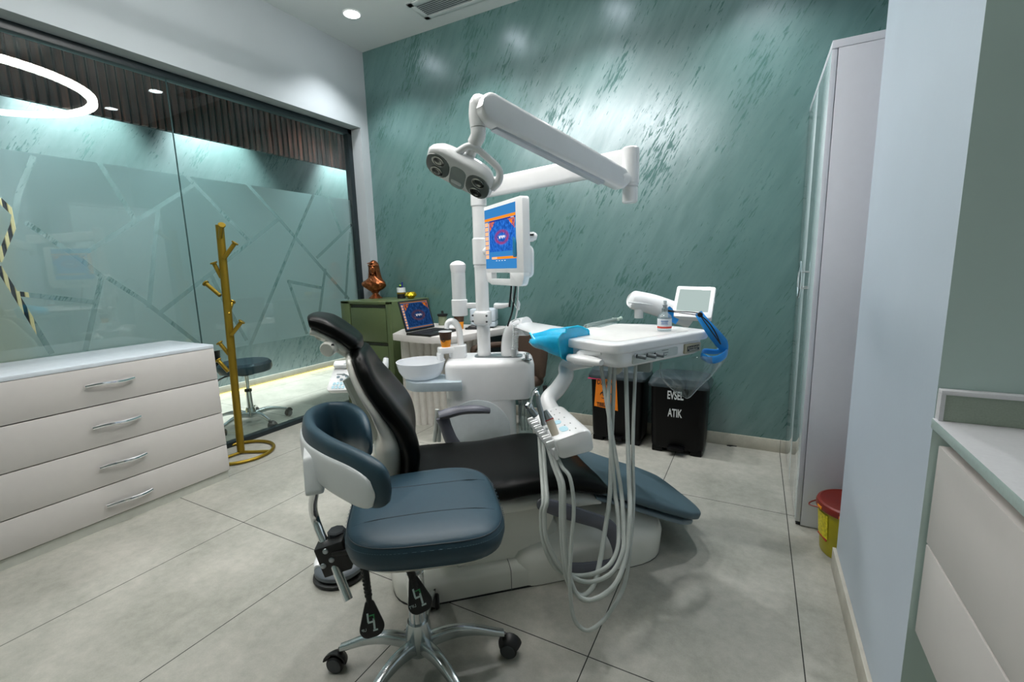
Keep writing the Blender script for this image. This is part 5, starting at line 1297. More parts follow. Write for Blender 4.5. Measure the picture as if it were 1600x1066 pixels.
# blue disposable cover draped over the wing
M_BLUEFILM = mat('blue_plastic_cover', (34, 186, 236), 0.22, spec=0.6, vary=0.10, scale=40, bump=0.5, bscale=60)
cvr = thing('protective_cover', 'bright blue disposable plastic cover pulled over the left wing of the tray', 'cover', k1)
wd_ = (k1 - k0).normalized(); wn_ = Vector((-wd_.y, wd_.x, 0)).normalized()
def cov(cx_, hw, zt__, zb__, n=26, ph=0.0):
    out = []
    c = k0 + wd_ * cx_
    for i in range(n):
        a = 2 * PI * i / n; ca, sa = math.cos(a), math.sin(a)
        x = hw * math.copysign(abs(ca) ** 0.7, ca); zz = (zt__ if sa > 0 else zb__) * abs(sa) ** 0.7
        w_ = 0.005 * math.sin(5 * a + ph) + 0.003 * math.sin(11 * a + 2 * ph)
        out.append(c + wn_ * (x + w_) + Vector((0, 0, zz + w_)))
    return out
bm = NB()
Lk = (k1 - k0).length
loft(bm, [cov(-0.008, 0.084, 0.056, -0.066, ph=0.2), cov(Lk * 0.25, 0.086, 0.054, -0.052, ph=0.8), cov(Lk * 0.55, 0.084, 0.048, -0.034, ph=1.6), cov(Lk * 0.85, 0.076, 0.034, -0.028, ph=2.1), cov(Lk * 1.06, 0.056, 0.028, -0.022, ph=2.8), cov(Lk * 1.16, 0.030, 0.014, -0.012, ph=3.3)], True, True)
obj('sheet', bm, M_BLUEFILM, cvr, 60)
bm = NB(); P_ = cov(-0.008, 0.085, 0.057, -0.067, ph=0.2); tube(bm, P_, 0.0035, 6, closed=True); tube(bm, [cov(Lk * t_, 0.089 - 0.02 * t_, 0.040, -0.040, ph=3 * t_)[i] for t_, i in ((0.0, 20), (0.25, 23), (0.5, 25), (0.8, 1), (1.0, 3))], 0.004, 6, 4); obj('rolled_edge', bm, mat('blue_cover_edge', (30, 200, 240), 0.25), cvr)
# handpiece block and the tube that carries it
dB = Vector((-0.672, 0.787, 0)).normalized()
nB = at(900, 695, 1.42)
wB0 = Vector((dB.y, -dB.x, 0))                       # to the right, away from the chair
rl = math.radians(14)
wB = (wB0 * math.cos(rl) + DZ * math.sin(rl)).normalized(); hB = dB.cross(wB).normalized()
if hB.z < 0: hB = -hB
BFm = Matrix((dB, wB, hB)).transposed().to_4x4(); BFm.translation = nB
LBk = 0.27
bm = NB()
bp_ = roundpoly([(-0.062, -0.032), (0.054, -0.042), (0.060, 0.026), (0.034, 0.038), (-0.062, 0.038)], [0.020, 0.016, 0.016, 0.016, 0.012], 5)
def blk(x, k): return [BFm @ Vector((x, a * k, b * k)) for a, b in bp_]
loft(bm, [blk(0.0, 0.90), blk(0.004, 0.97), blk(0.010, 1.0), blk(LBk - 0.02, 1.0), blk(LBk - 0.004, 0.96), blk(LBk, 0.85)]); block = obj('handpiece_block', bm, M_GLOSSWHITE, tr, 50)
bm = NB()
for k in range(5):
    x = 0.035 + k * 0.050
    for s in (-1, 1): box(bm, (x + s * 0.016, -0.070, 0.020), (0.010, 0.034, 0.026), BFm, 0.004)
    box(bm, (x, -0.066, -0.018), (0.042, 0.012, 0.036), BFm, 0.004)
obj('holder_forks', bm, M_GLOSSWHITE, tr)
bm = NB()
for (x, w_, dpt) in ((0.055, 0.040, 0.026), (0.120, 0.032, 0.024)): prism(bm, rrect(w_, dpt, 0.012), 0.0382, 0.0392, BFm @ Matrix.Translation((x, -0.012, 0)), 0)
obj('touch_keys', bm, mat('key_pale_blue', (176, 216, 228), 0.4), block)
bm = NB()
for x in (0.03, 0.08, 0.14, 0.19, 0.23):
    for y in (0.020, 0.0): box(bm, (x, y, 0.0384), (0.006, 0.003, 0.0008), BFm)
obj('key_marks', bm, mat('print_grey', (110, 116, 116), 0.6), block)
c0 = BFm @ Vector((LBk * 0.93, 0.02, 0.0))
dC = (RC @ (c0 - CAMP)).z
bm = NB(); tube(bm, [c0, at(856, 627, dC + 0.05), at(872, 607, dC + 0.11), at(884, 588, dC + 0.16), at(887, 570, dC + 0.18), TF @ Vector((0.06, WBC * 0.45, -0.085))], [0.030, 0.030, 0.031, 0.031, 0.031, 0.031], 18, 6); obj('block_stem', bm, M_GLOSSWHITE, tr)
# hoses: tray -> loop -> block
def cr(pts): return [(x / 4.697 + 780, y / 4.697 + 760) for x, y in pts]
HO = [
 (cr([(325, 100), (308, 200), (325, 400), (400, 580), (520, 650), (670, 648), (800, 585), (865, 470), (878, 330), (865, 150), (845, 0)]) + [(951, 640), (953, 578)], 0.0072, 4),
 (cr([(350, 100), (332, 200), (350, 400), (440, 580), (560, 680), (690, 700), (830, 630), (905, 480), (915, 330), (905, 150), (890, 0)]) + [(953, 660), (940, 578)], 0.0072, 3),
 (cr([(450, 0), (455, 250), (470, 500), (500, 690), (560, 780), (620, 800), (690, 730), (740, 550), (780, 300), (812, 60)]) + [(955, 700), (960, 580)], 0.0076, 2),
 (cr([(470, 0), (475, 250), (495, 560), (555, 770), (640, 835), (760, 800), (870, 690), (935, 480), (960, 200), (955, 0)]) + [(981, 690), (978, 577)], 0.0076, 1),
 (cr([(520, -60), (548, 150), (530, 420), (518, 700), (540, 940), (600, 1040), (680, 1050), (800, 940), (920, 720), (965, 400), (985, 100)]) + [(989, 690), (993, 570)], 0.0062, 0),
]
for path, rr_, slot in HO:
    xs = 0.035 + slot * 0.050
    st_ = BFm @ Vector((xs, -0.062, -0.030))
    dS = min((RC @ (st_ - CAMP)).z, 1.40 + 0.012 * slot)
    e = path[-1]; yT = 0.10 + 0.012 * slot
    dE = 1.66
    n_ = len(path); P3 = []
    for i, p in enumerate(path):
        t_ = (i + 1) / n_; P3.append(at(p[0], p[1], dS + (dE - dS) * (max(0, t_ - 0.55) / 0.45) ** 1.3 - 0.02 * math.sin(PI * t_)))
    bm = NB(); tube(bm, [st_, st_.lerp(P3[0], 0.45) + DZ * -0.006] + P3 + [P3[-1] + DZ * 0.02], rr_, 10, 5); obj('hose', bm, M_HOSE, tr)
bm = NB(); q = at(962, 577, 1.70); lathe(bm, [(0.012, -0.018), (0.024, -0.006), (0.026, 0.006), (0.012, 0.008)], 20, Matrix.Translation(q)); obj('hose_collar', bm, mat('collar_cream', (196, 194, 180), 0.5), tr)
bm = NB(); q = at(1006, 571, 1.78); box(bm, q, (0.06, 0.05, 0.045), frame((0, 0, 0), eAB) if False else None, 0.006); obj('junction_box', bm, mat('box_grey', (140, 150, 146), 0.5), tr)

# handpieces standing in the holder
def slot_pt(k, h=0.02): return BFm @ Vector((0.035 + k * 0.050, -0.072, h))
aw = (wB * -0.45 + hB * 0.9).normalized()
dS3 = (RC @ (slot_pt(1) - CAMP)).z
hp1 = thing('micromotor', 'cream straight handpiece with a steel cone tip, front one in the holder', 'handpiece', slot_pt(0))
tipA, tipB, botA = at(852, 641, 1.455), at(858.5, 656, 1.455), at(872, 689, 1.44)
bm = NB(); tube(bm, [botA, at(866, 675, 1.447), tipB], [0.0125, 0.013, 0.0135], 16, 3); obj('handle', bm, mat('handpiece_cream', (206, 196, 178), 0.4), hp1)
bm = NB(); tube(bm, [tipB, at(855, 649, 1.455), tipA], [0.0135, 0.0105, 0.005], 16, 3); obj('steel_cone', bm, M_STEEL, hp1)
bm = NB(); d_ = (tipB - botA).normalized(); cyl(bm, tipB - d_ * 0.002, tipB + d_ * 0.0015, 0.0142, 18); obj('red_ring', bm, mat('ring_red', (170, 50, 40), 0.4), hp1)
hp2 = thing('turbine', 'steel contra-angle turbine handpiece with a small round head, second in the holder', 'handpiece', slot_pt(2))
bm = NB(); tube(bm, [at(851.5, 665, 1.50), at(847, 650, 1.51), at(842, 632, 1.515), at(840.5, 620, 1.52), at(839.5, 615, 1.52)], [0.0105, 0.010, 0.0085, 0.007, 0.006], 14, 5); obj('shaft', bm, M_STEEL, hp2)
bm = NB(); cyl(bm, at(843.0, 614, 1.518), at(837.0, 616, 1.522), 0.011, 18, bev=0.003); obj('head', bm, M_CHROME, hp2)
hp3 = thing('air_water_syringe', 'steel three-way syringe with a thin bent nozzle, rear one in the holder', 'syringe', slot_pt(3))
bm = NB(); tube(bm, [at(838, 650, 1.55), at(831, 642, 1.55), at(826, 634, 1.55)], [0.012, 0.0125, 0.010], 14, 4); obj('body', bm, M_STEEL, hp3)
bm = NB(); cyl(bm, at(823.5, 638, 1.545), at(828, 631, 1.555), 0.0125, 16, bev=0.003); obj('button', bm, M_CHROME, hp3)
bm = NB(); tube(bm, [at(828, 631, 1.55), at(831, 620, 1.55), at(832.5, 612, 1.55), at(838.5, 606, 1.55)], [0.0045, 0.0035, 0.003, 0.003], 10, 4); obj('nozzle', bm, M_CHROME, hp3)

# control screen on the tray
scn = thing('control_screen', 'small white tilted control screen on a round arm at the back of the tray', 'screen', onZ(ZT_, 997, 498))
def atz(px, py, d): return at(px, py, d)
p0_ = onZ(ZT_, 998, 497); ds = (RC @ (p0_ - CAMP)).z
bm = NB(); cyl(bm, p0_, p0_ + DZ * 0.045, 0.022, 20); cyl(bm, p0_ + DZ * 0.045, p0_ + DZ * 0.07, 0.012, 16); obj('post', bm, M_GLOSSWHITE, scn)
bm = NB(); tube(bm, [at(986, 468, ds), at(990, 469, ds), at(1020, 476, ds - 0.01), at(1056, 489, ds - 0.03), at(1080, 500, ds - 0.04)], [0.034, 0.050, 0.053, 0.054, 0.048], 20, 4, flat=0.95); obj('arm', bm, M_GLOSSWHITE, scn)
bm = NB(); tube(bm, [at(982, 472.5, ds - 0.05), at(1000, 474, ds - 0.052), at(1020, 477, ds - 0.058)], [0.004, 0.004, 0.003], 8, 3, flat=0.8); obj('trim_line', bm, M_PLASTIC, scn)
d1 = ds - 0.05
cTL, cTR, cBR, cBL = at(1061, 447, d1 + 0.03), at(1124, 449, d1 - 0.055), at(1106, 501, d1 - 0.125), at(1047, 491, d1 - 0.04)
xx = (cTR - cTL).normalized(); up_ = (cTL - cBL); up_ = (up_ - xx * up_.dot(xx)).normalized()
nrm = xx.cross(up_).normalized()
if (CAMP - cTL).dot(nrm) < 0: nrm = -nrm
ctr_ = (cTL + cTR + cBR + cBL) / 4
Wd = ((cTR - cTL).length + (cBR - cBL).length) / 2; Hh = ((cTL - cBL).length + (cTR - cBR).length) / 2
SFc = Matrix((xx, up_, nrm)).transposed().to_4x4(); SFc.translation = ctr_
bm = NB(); prism(bm, rrect(Wd, Hh, 0.010), -0.030, 0.002, SFc, 0.004, 2); obj('case', bm, M_GLOSSWHITE, scn)
bm = NB(); prism(bm, rrect(Wd * 0.80, Hh * 0.70, 0.002), 0.0015, 0.0026, SFc @ Matrix.Translation((-0.002, 0.006, 0))); obj('display', bm, emat('pale_display', (206, 226, 222), 0.62), scn)
bm = NB(); cyl(bm, SFc @ Vector((Wd / 2 - 0.001, 0.008, -0.014)), SFc @ Vector((Wd / 2 + 0.003, 0.008, -0.014)), 0.007, 14); obj('side_socket', bm, M_STEEL, scn)
# bottle and syringe lying on the tray
bq = onZ(ZT_ + 0.0016, 1038, 517)
bot = thing('spray_bottle', 'clear small bottle with a red label stripe and pump top on the tray', 'bottle', bq)
BT = Matrix.Translation(bq)
k_ = 1.62 / 713
bm = NB(); lathe(bm, [(0.024, 0.0), (0.027, 0.003), (0.027, 0.052), (0.024, 0.062), (0.012, 0.072), (0.011, 0.084)], 28, BT); obj('bottle_body', bm, glassmat('bottle_clear', (0.86, 0.93, 0.95), 0.08, 0.5, 0.03, 0.22, (0.8, 0.86, 0.88)), bot)
bm = NB(); lathe(bm, [(0.0275, 0.012), (0.0275, 0.050)], 28, BT, False, False); obj('label', bm, mat('white_label', (214, 220, 226), 0.5), bot)
bm = NB(); lathe(bm, [(0.0279, 0.012), (0.0279, 0.020)], 28, BT, False, False); obj('red_stripe', bm, mat('stripe_red', (214, 80, 66), 0.5), bot)
bm = NB(); fdir = (CAMP - bq); fdir.z = 0; fdir.normalize(); sdir = Vector((-fdir.y, fdir.x, 0))
for zz, n_, h_ in ((0.041, 6, 0.005), (0.034, 5, 0.003), (0.029, 6, 0.002)):
    for k in range(n_):
        a_ = (k - (n_ - 1) / 2) * 0.17
        pp = bq + (fdir * math.cos(a_) + sdir * math.sin(a_)) * 0.0282 + DZ * zz
        box(bm, (0, 0, 0), (0.0032, 0.0006, h_), frame(pp, sdir * math.cos(a_) - fdir * math.sin(a_)))
obj('label_print', bm, mat('label_blue', (90, 130, 190), 0.5), bot)
bm = NB(); lathe(bm, [(0.012, 0.078), (0.012, 0.090), (0.008, 0.092), (0.008, 0.100), (0.0095, 0.101), (0.0095, 0.104), (0.006, 0.106)], 20, BT); obj('collar', bm, M_STEEL, bot)
bm = NB(); lathe(bm, [(0.006, 0.104), (0.007, 0.118), (0.006, 0.121), (0.0, 0.122)], 16, BT); obj('cap', bm, mat('cap_clear_grey', (196, 206, 210), 0.3), bot)
sy0, sy1 = onZ(ZT_ + 0.010, 915, 509.5), onZ(ZT_ + 0.010, 962, 499)
syr = thing('syringe', 'plastic syringe with a grey barrel lying across the tray', 'syringe', (sy0 + sy1) / 2)
d_ = (sy1 - sy0).normalized()
bm = NB(); cyl(bm, sy0, sy1, 0.0085, 16); obj('barrel', bm, glassmat('syringe_barrel', (0.72, 0.80, 0.78), 0.08, 0.4, 0.05, 0.5, (0.5, 0.58, 0.56)), syr)
bm = NB(); cyl(bm, sy1, sy1 + d_ * 0.05, 0.005, 12); box(bm, (0, 0, 0), (0.003, 0.038, 0.014), frame(sy1, d_), 0.001); cyl(bm, sy1 + d_ * 0.05, sy1 + d_ * 0.054, 0.0085, 14); obj('plunger', bm, mat('plunger_pale_green', (206, 224, 214), 0.4), syr)
bm = NB(); cyl(bm, sy0 - d_ * 0.012, sy0, 0.003, 10); cyl(bm, sy0 - d_ * 0.03, sy0 - d_ * 0.012, 0.001, 6); obj('needle', bm, M_STEEL, syr)
bm = NB(); m_ = (sy0 + sy1) / 2; prism(bm, rrect(0.16, 0.05, 0.008), 0, 0.0012, frame(Vector((m_.x, m_.y, ZT_ + 0.0018)) + Vector((0.02, -0.025, 0)), d_), 0)
tag(obj('instrument_pouch', bm, glassmat('pouch_film', (0.9, 0.95, 0.95), 0.10, 0.5, 0.08, 0.25, (0.8, 0.86, 0.86))), 'flat clear wrapper lying under the syringe on the tray', 'wrapper')

# face shield hung on the right corner of the tray
M_VISOR = glassmat('visor_clear', (0.90, 0.94, 0.95), 0.07, 0.6, 0.02, 0.05, (0.7, 0.76, 0.78))
M_BLUEBAND = mat('blue_band', (22, 140, 220), 0.35, vary=0.05)
fs = thing('face_shield', 'clear face shield with a blue headband hooked over the right corner of the tray', 'face shield', pA)
dv = (RC @ (pA - CAMP)).z
bm = NB()
rowT = [at(1032, 566, dv + 0.06), at(1060, 562, dv - 0.01), at(1090, 557, dv - 0.06), at(1112, 558, dv - 0.07), at(1128, 554, dv - 0.02), at(1139, 545, dv + 0.06)]
rowM = [at(1031, 585, dv + 0.06), at(1058, 590, dv - 0.01), at(1082, 592, dv - 0.06), at(1102, 590, dv - 0.07), at(1120, 578, dv - 0.03), at(1132, 563, dv + 0.05)]
rowB = [at(1043, 603, dv + 0.05), at(1056, 613, dv + 0.0), at(1066, 619, dv - 0.04), at(1076, 622, dv - 0.06), at(1092, 606, dv - 0.05), at(1112, 588, dv + 0.0)]
R1, R2, R3 = (catmull(r, 5) for r in (rowT, rowM, rowB))
n_ = 8; grid = [catmull([a_, b_, c_], n_) for a_, b_, c_ in zip(R1, R2, R3)]
loft(bm, grid, False, False, False)
v_ = obj('visor', bm, M_VISOR, fs, 80)
bm = NB(); tube(bm, R3, 0.0016, 6); tube(bm, grid[-1], 0.0016, 6); tube(bm, grid[0], 0.0014, 6); obj('visor_edge', bm, glassmat('visor_rim', (0.85, 0.9, 0.92), 0.2, 0.6, 0.05, 0.35, (0.7, 0.76, 0.78)), fs)
md = v_.modifiers.new('thick', 'SOLIDIFY'); md.thickness = 0.0008
def strap(pts, hw, upv, name, mm, th=0.22, sm=5):
    bm = NB(); tube(bm, pts, hw, 12, sm, flat=th, up=upv); obj(name, bm, mm, fs, 50)
vdir = (CAMP - pA).normalized()
strap([at(1091, 489, dv - 0.02), at(1100, 502, dv - 0.04), at(1114, 520, dv - 0.05), at(1127, 536, dv - 0.03), at(1132, 548, dv - 0.02)], [0.014, 0.017, 0.022, 0.024, 0.014], vdir, 'headband', M_BLUEBAND)
strap([at(1136, 543, dv + 0.02), at(1134, 553, dv - 0.03), at(1122, 561, dv - 0.06), at(1108, 562, dv - 0.06), at(1096, 556, dv - 0.02)], [0.0055, 0.005, 0.0045, 0.0045, 0.0035], (0, 0, 1), 'headband_front', M_BLUEBAND, 3.4)
strap([at(1096, 556, dv - 0.02), at(1100, 549, dv + 0.05), at(1118, 550, dv + 0.07), at(1132, 545, dv + 0.05)], [0.0035, 0.0035, 0.0035, 0.003], (0, 0, 1), 'headband_back', M_BLUEBAND, 3.2)
strap([at(1043, 481, dv + 0.02), at(1048, 487, dv + 0.02), at(1049, 497, dv + 0.02), at(1058, 503, dv + 0.02)], [0.010, 0.012, 0.010, 0.012], vdir, 'headband_end', M_BLUEBAND)
bm = NB(); tube(bm, [at(1043, 485, dv + 0.01), at(1062, 487, dv - 0.02), at(1080, 488, dv - 0.04), at(1094, 490, dv - 0.06)], 0.0022, 8, 4); tube(bm, [at(1043, 486.5, dv + 0.01), at(1066, 489.5, dv - 0.02), at(1094, 493, dv - 0.06)], 0.0018, 8, 4)
tube(bm, [at(1094, 492, dv - 0.06), at(1108, 505, dv - 0.07), at(1118, 520, dv - 0.07), at(1126, 538, dv - 0.06)], 0.0024, 8, 4); tube(bm, [at(1094, 493, dv - 0.06), at(1104, 507, dv - 0.075), at(1116, 524, dv - 0.075), at(1126, 538, dv - 0.06)], 0.0022, 8, 4); obj('elastic_cord', bm, M_BLACK, fs)
bm = NB(); cyl(bm, at(1094, 492, dv - 0.05), at(1094, 492, dv - 0.075), 0.010, 16, bev=0.002); obj('cord_button', bm, M_BLACK, fs)
# coiled cord beside the arm stem
bm = NB(); c_ = at(806, 506, 2.22); c2_ = at(805, 545, 2.24); pts = []
for i in range(24 * 14 + 1):
    t_ = i / (24 * 14); a_ = 2 * PI * 15 * t_
    p = c_.lerp(c2_, t_ ** 0.9) + Vector((math.cos(a_), math.sin(a_), 0)) * 0.0135; pts.append(p)
tube(bm, pts, 0.0024, 6); tube(bm, [at(800, 503, 2.22), at(805, 500, 2.215), at(811, 499, 2.215), at(812, 502, 2.22)], 0.0035, 6, 3); tube(bm, [at(802, 545, 2.24), at(803, 557, 2.25)], 0.0135, 12); 
tag(obj('coiled_cord', bm, M_PLASTIC), 'white coiled cord hanging beside the arm stem on the dental unit', 'cord')

# ------------------------------------------------------------------ assistant console behind the backrest
da = 2.36
con = thing('assistant_console', 'small white tilted button panel with suction handles behind the chair back', 'console', at(545, 590, da))
aTL, aTR, aBR, aBL = at(519, 571, da + 0.06), at(585, 566, da), at(590, 607, da - 0.08), at(514, 608, da - 0.06)
xx = ((aTR - aTL) + (aBR - aBL)).normalized(); up_ = ((aTL - aBL) + (aTR - aBR)); up_ = (up_ - xx * up_.dot(xx)).normalized(); nrm = xx.cross(up_)
AFm = Matrix((xx, up_, nrm)).transposed().to_4x4(); AFm.translation = (aTL + aTR + aBR + aBL) / 4
AW = (aBR - aBL).length; AH = (aTL - aBL).length
bm = NB(); prism(bm, rrect(AW, AH, 0.02), -0.03, 0.0, AFm, 0.006); obj('panel', bm, M_GLOSSWHITE, con)
bm = NB(); box(bm, (-AW * 0.02, AH * 0.40, 0.012), (AW * 0.9, AH * 0.22, 0.03), AFm, 0.008); obj('holder_rail', bm, M_GLOSSWHITE, con)
bm = NB(); box(bm, (-AW * 0.05, AH * 0.36, 0.0275), (AW * 0.35, 0.003, 0.001), AFm)
for dx, dy in ((-0.32, -0.02), (-0.22, 0.06), (-0.14, -0.0), (-0.23, -0.12)): prism(bm, rrect(AW * 0.07, AH * 0.08, 0.006), 0, 0.002, AFm @ Matrix.Translation((dx * AW, dy * AH, 0)))
obj('button_marks', bm, mat('mark_grey', (120, 140, 150), 0.5), con)
bm = NB()
for k in range(2):
    for j in range(4): prism(bm, rrect(AW * 0.055, AH * 0.10, 0.004), 0, 0.002, AFm @ Matrix.Translation(((-0.36 + j * 0.075) * AW, (-0.26 - k * 0.13) * AH, 0)))
obj('blue_keys', bm, mat('key_light_blue', (170, 206, 220), 0.4), con)
bm = NB(); tube(bm, [at(527, 585, da - 0.02), at(540, 586, da - 0.05), at(549, 591, da - 0.07)], [0.003, 0.004, 0.006], 8, 4); tube(bm, [at(549, 590, da - 0.07), at(551, 600, da - 0.07), at(552, 612, da - 0.06)], [0.010, 0.011, 0.009], 12, 3); obj('suction_tip', bm, M_STEEL, con)
bm = NB(); tube(bm, [at(552, 610, da - 0.06), at(553, 628, da - 0.04), at(557, 648, da), at(562, 664, da - 0.02)], 0.010, 10, 5); obj('suction_hose', bm, M_HOSE, con)
bm = NB(); tube(bm, [at(562, 600, da), at(566, 630, da), at(566, 655, da - 0.01)], 0.013, 10, 5); obj('suction_hose', bm, M_HOSE, con)
bm = NB(); tube(bm, [at(578, 604, da - 0.06), at(577, 625, da - 0.06), at(574, 645, da - 0.05), at(568, 690, da - 0.1)], 0.010, 10, 5); obj('suction_hose', bm, M_HOSE, con)
bm = NB(); tube(bm, [at(589, 658, da - 0.05), at(590, 672, da - 0.1), at(587, 700, da - 0.15)], 0.006, 8, 4); obj('air_hose', bm, M_HOSE, con)
bm = NB(); tube(bm, [at(600, 587, da - 0.02), at(602, 571, da - 0.01), at(603, 560, da)], [0.016, 0.017, 0.013], 16, 3); hv = obj('suction_handle', bm, M_PLASTIC, con)
bm = NB(); pt = at(603, 560, da - 0.002); cyl(bm, pt, pt + (at(603, 558.5, da - 0.004) - pt), 0.009, 14); obj('nozzle_mouth', bm, M_BLACK, hv)
bm = NB(); ca0 = AFm @ Vector((AW * 0.22, -0.02, -0.04)); tube(bm, [ca0, ca0 + DZ * -0.12, Vector((ca0.x, ca0.y, 0.34)), W(-0.30, 0.46, 0.28), W(-0.04, 0.46, 0.28)], 0.022, 14, 5); obj('console_arm', bm, M_GLOSSWHITE, con)
bm = NB(); tube(bm, [lat(0.38, 683, 640), lat(0.38, 682, 655), lat(0.38, 679, 690)], 0.010, 10, 4); tube(bm, [lat(0.38, 690, 648), lat(0.38, 687, 665), lat(0.38, 686, 690)], 0.009, 10, 4); obj('hose_pair', bm, M_HOSE, con)

# ------------------------------------------------------------------ foot pedal
fq = Vector((-1.44, 1.15, 0))
fp = thing('foot_pedal', 'round grey foot control with a white top arch behind the front stool', 'foot control', fq)
FP = frame(fq, (0.75, 0.66, 0))
bm = NB(); lathe(bm, [(0.102, 0), (0.106, 0.006), (0.104, 0.014), (0.092, 0.020)], 40, FP); obj('rubber_base', bm, M_BLACK, fp)
bm = NB(); lathe(bm, [(0.086, 0.020), (0.098, 0.030), (0.098, 0.044), (0.090, 0.052), (0.070, 0.056), (0.068, 0.053), (0.060, 0.053), (0.058, 0.056), (0.0, 0.058)], 40, FP); obj('pedal_disc', bm, mat('pedal_grey', (84, 92, 98), 0.45), fp)
bm = NB(); arc = [FP @ Vector((0.086 * math.cos(a), 0.086 * math.sin(a), 0.048)) for a in [math.radians(-8 + 14 * k) for k in range(15)]]
tube(bm, arc, [0.012, 0.024, 0.028, 0.030, 0.030, 0.028, 0.024, 0.012], 14, 0, flat=1.15, up=(0, 0, 1)); obj('white_housing', bm, M_GLOSSWHITE, fp)
bm = NB(); dome(bm, (-0.070, 0.050, 0.072), 0.020, 0.018, 0.014, 16, 6, FP); obj('grey_button', bm, M_DARKGREY, fp)
# ------------------------------------------------------------------ castored stool bases
def caster(o_parent, p, ang, rad=0.026):
    """twin-wheel caster under the leg end p"""
    d = Vector((math.cos(ang), math.sin(ang), 0)); s = Vector((-d.y, d.x, 0))
    c = Vector((p.x, p.y, 0)) + d * 0.016
    ax_c = c + DZ * rad
    bm = NB()
    for k in (-1, 1): cyl(bm, ax_c + s * (k * 0.006), ax_c + s * (k * 0.021), rad, 22, bev=0.004)
    cs_ = obj('caster', bm, M_BLACK, o_parent)
    bm = NB()
    for k in (-1, 1): cyl(bm, ax_c + s * (k * 0.0205), ax_c + s * (k * 0.0225), rad * 0.72, 20); cyl(bm, ax_c + s * (k * 0.0205), ax_c + s * (k * 0.0222), rad * 0.82, 20)
    obj('wheel_face', bm, M_DARKGREY, cs_)
    bm = NB()
    pts = [ax_c + (d * math.cos(a) + DZ * math.sin(a)) * (rad + 0.004) for a in [math.radians(10 + 20 * k) for k in range(9)]]
    tube(bm, pts, 0.019, 10, 0, flat=0.25, up=None)
    cyl(bm, Vector((p.x, p.y, rad * 1.6)), Vector((p.x, p.y, p.z)), 0.0075, 12)
    obj('hood', bm, M_BLACK, cs_)
def star_leg(name, parent, c, tip, z0, z1, mm):
    """arched cast leg from hub to caster"""
    bm = NB(); v = Vector((tip.x - c.x, tip.y - c.y, 0)); L = v.length; v.normalize(); s = Vector((-v.y, v.x, 0))
    rings = []
    for i in range(11):
        t_ = i / 10; r = 0.02 + (L - 0.02) * t_
        zt = z0 + (z1 - z0) * t_ + 0.030 * math.sin(PI * min(1, t_ * 1.02)) * (1 - t_ * 0.3)
        h = 0.045 * (1 - t_) + 0.018 * t_; w = 0.036 * (1 - t_) + 0.022 * t_
        cc = Vector((c.x, c.y, 0)) + v * r
        rings.append([cc + s * x + DZ * (zt - h / 2 + z) for x, z in rrect(w, h, min(w, h) * 0.28, 3)])
    loft(bm, rings); obj(name, bm, mm, parent, 50)

# ------------------------------------------------------------------ front stool
SBX, SBY = -0.856, 0.942
stool = thing('dental_stool', 'large teal vinyl stool with wrap-around backrest and chrome star base in the foreground', 'stool', (SBX, SBY, 0))
cB = Vector((SBX, SBY, 0))
tips = [onZ(0.085, 533, 1008), onZ(0.085, 788, 985), onZ(0.085, 671, 940)]
fa, fb = onZ(0.085, 585, 1085), onZ(0.085, 722, 1085)
def clampr(p, r=0.245):
    v = Vector((p.x - SBX, p.y - SBY, 0)).normalized() * r; return Vector((SBX + v.x, SBY + v.y, p.z))
tips = [clampr(tips[0], 0.245), clampr(tips[1], 0.262), clampr(tips[2], 0.235), clampr(fa, 0.25), clampr(fb, 0.25)]
casa = (3.5, 0.3, 2.2, 4.2, 5.4)
for tp, ca_ in zip(tips, casa):
    star_leg('star_leg', stool, cB, tp, 0.115, 0.085, M_ALU)
    caster(stool, Vector((tp.x, tp.y, 0.075)), ca_, 0.027)
bm = NB(); lathe(bm, [(0.030, 0.062), (0.036, 0.066), (0.040, 0.11), (0.037, 0.15), (0.032, 0.17)], 28, Matrix.Translation(cB)); obj('hub', bm, M_ALU, stool)
bm = NB(); cyl(bm, cB + DZ * 0.15, cB + DZ * 0.335, 0.0265, 24, bev=0.002); obj('outer_column', bm, M_CHROME, stool)
bm = NB(); cyl(bm, cB + DZ * 0.33, cB + DZ * 0.46, 0.0165, 20); obj('gas_lift', bm, M_STEEL, stool)
# seat
SA = math.radians(40)
SXC, SYC, SZT = -0.835, 0.985, 0.55
SD = Vector((math.cos(SA), math.sin(SA), 0)); SS = Vector((-SD.y, SD.x, 0))
SFm_ = Matrix((SD, SS, DZ)).transposed().to_4x4(); SFm_.translation = Vector((SXC, SYC, 0))
def seat_outline(k=1.0, off=0.0):
    # rounded square, a little wider at the front (+x)
    out = []
    for i in range(56):
        a = 2 * PI * i / 56; ca, sa = math.cos(a), math.sin(a); e = 2 / 3.6
        x = (0.218 + off) * k * math.copysign(abs(ca) ** e, ca); y = (0.222 + off) * k * math.copysign(abs(sa) ** e, sa)
        y *= 1 + 0.06 * (x / 0.212)
        out.append((x, y))
    return out
def srg(z, k, off=0.0, sag=0.0): return [SFm_ @ Vector((x, y, z - sag * (x / 0.2) ** 2 * (1 if x > 0 else 0.0))) for x, y in seat_outline(k, off)]
bm = NB()
loft(bm, [srg(0.468, 0.93), srg(0.474, 0.985), srg(0.50, 1.0, 0.003), srg(0.522, 1.0, 0.0, 0.004), srg(0.534, 0.982, 0.0, 0.006), srg(0.543, 0.93, 0, 0.008), srg(0.549, 0.80, 0, 0.008), srg(0.551, 0.55, 0, 0.006), srg(0.551, 0.25, 0, 0.004)])
sc_ = obj('seat', bm, M_TEALVINYL, stool, 60)
bm = NB(); 
for k_, z_ in ((0.978, 0.5352), ): tube(bm, srg(z_ + 0.0005, k_, 0.0, 0.006), 0.0016, 6, closed=True)
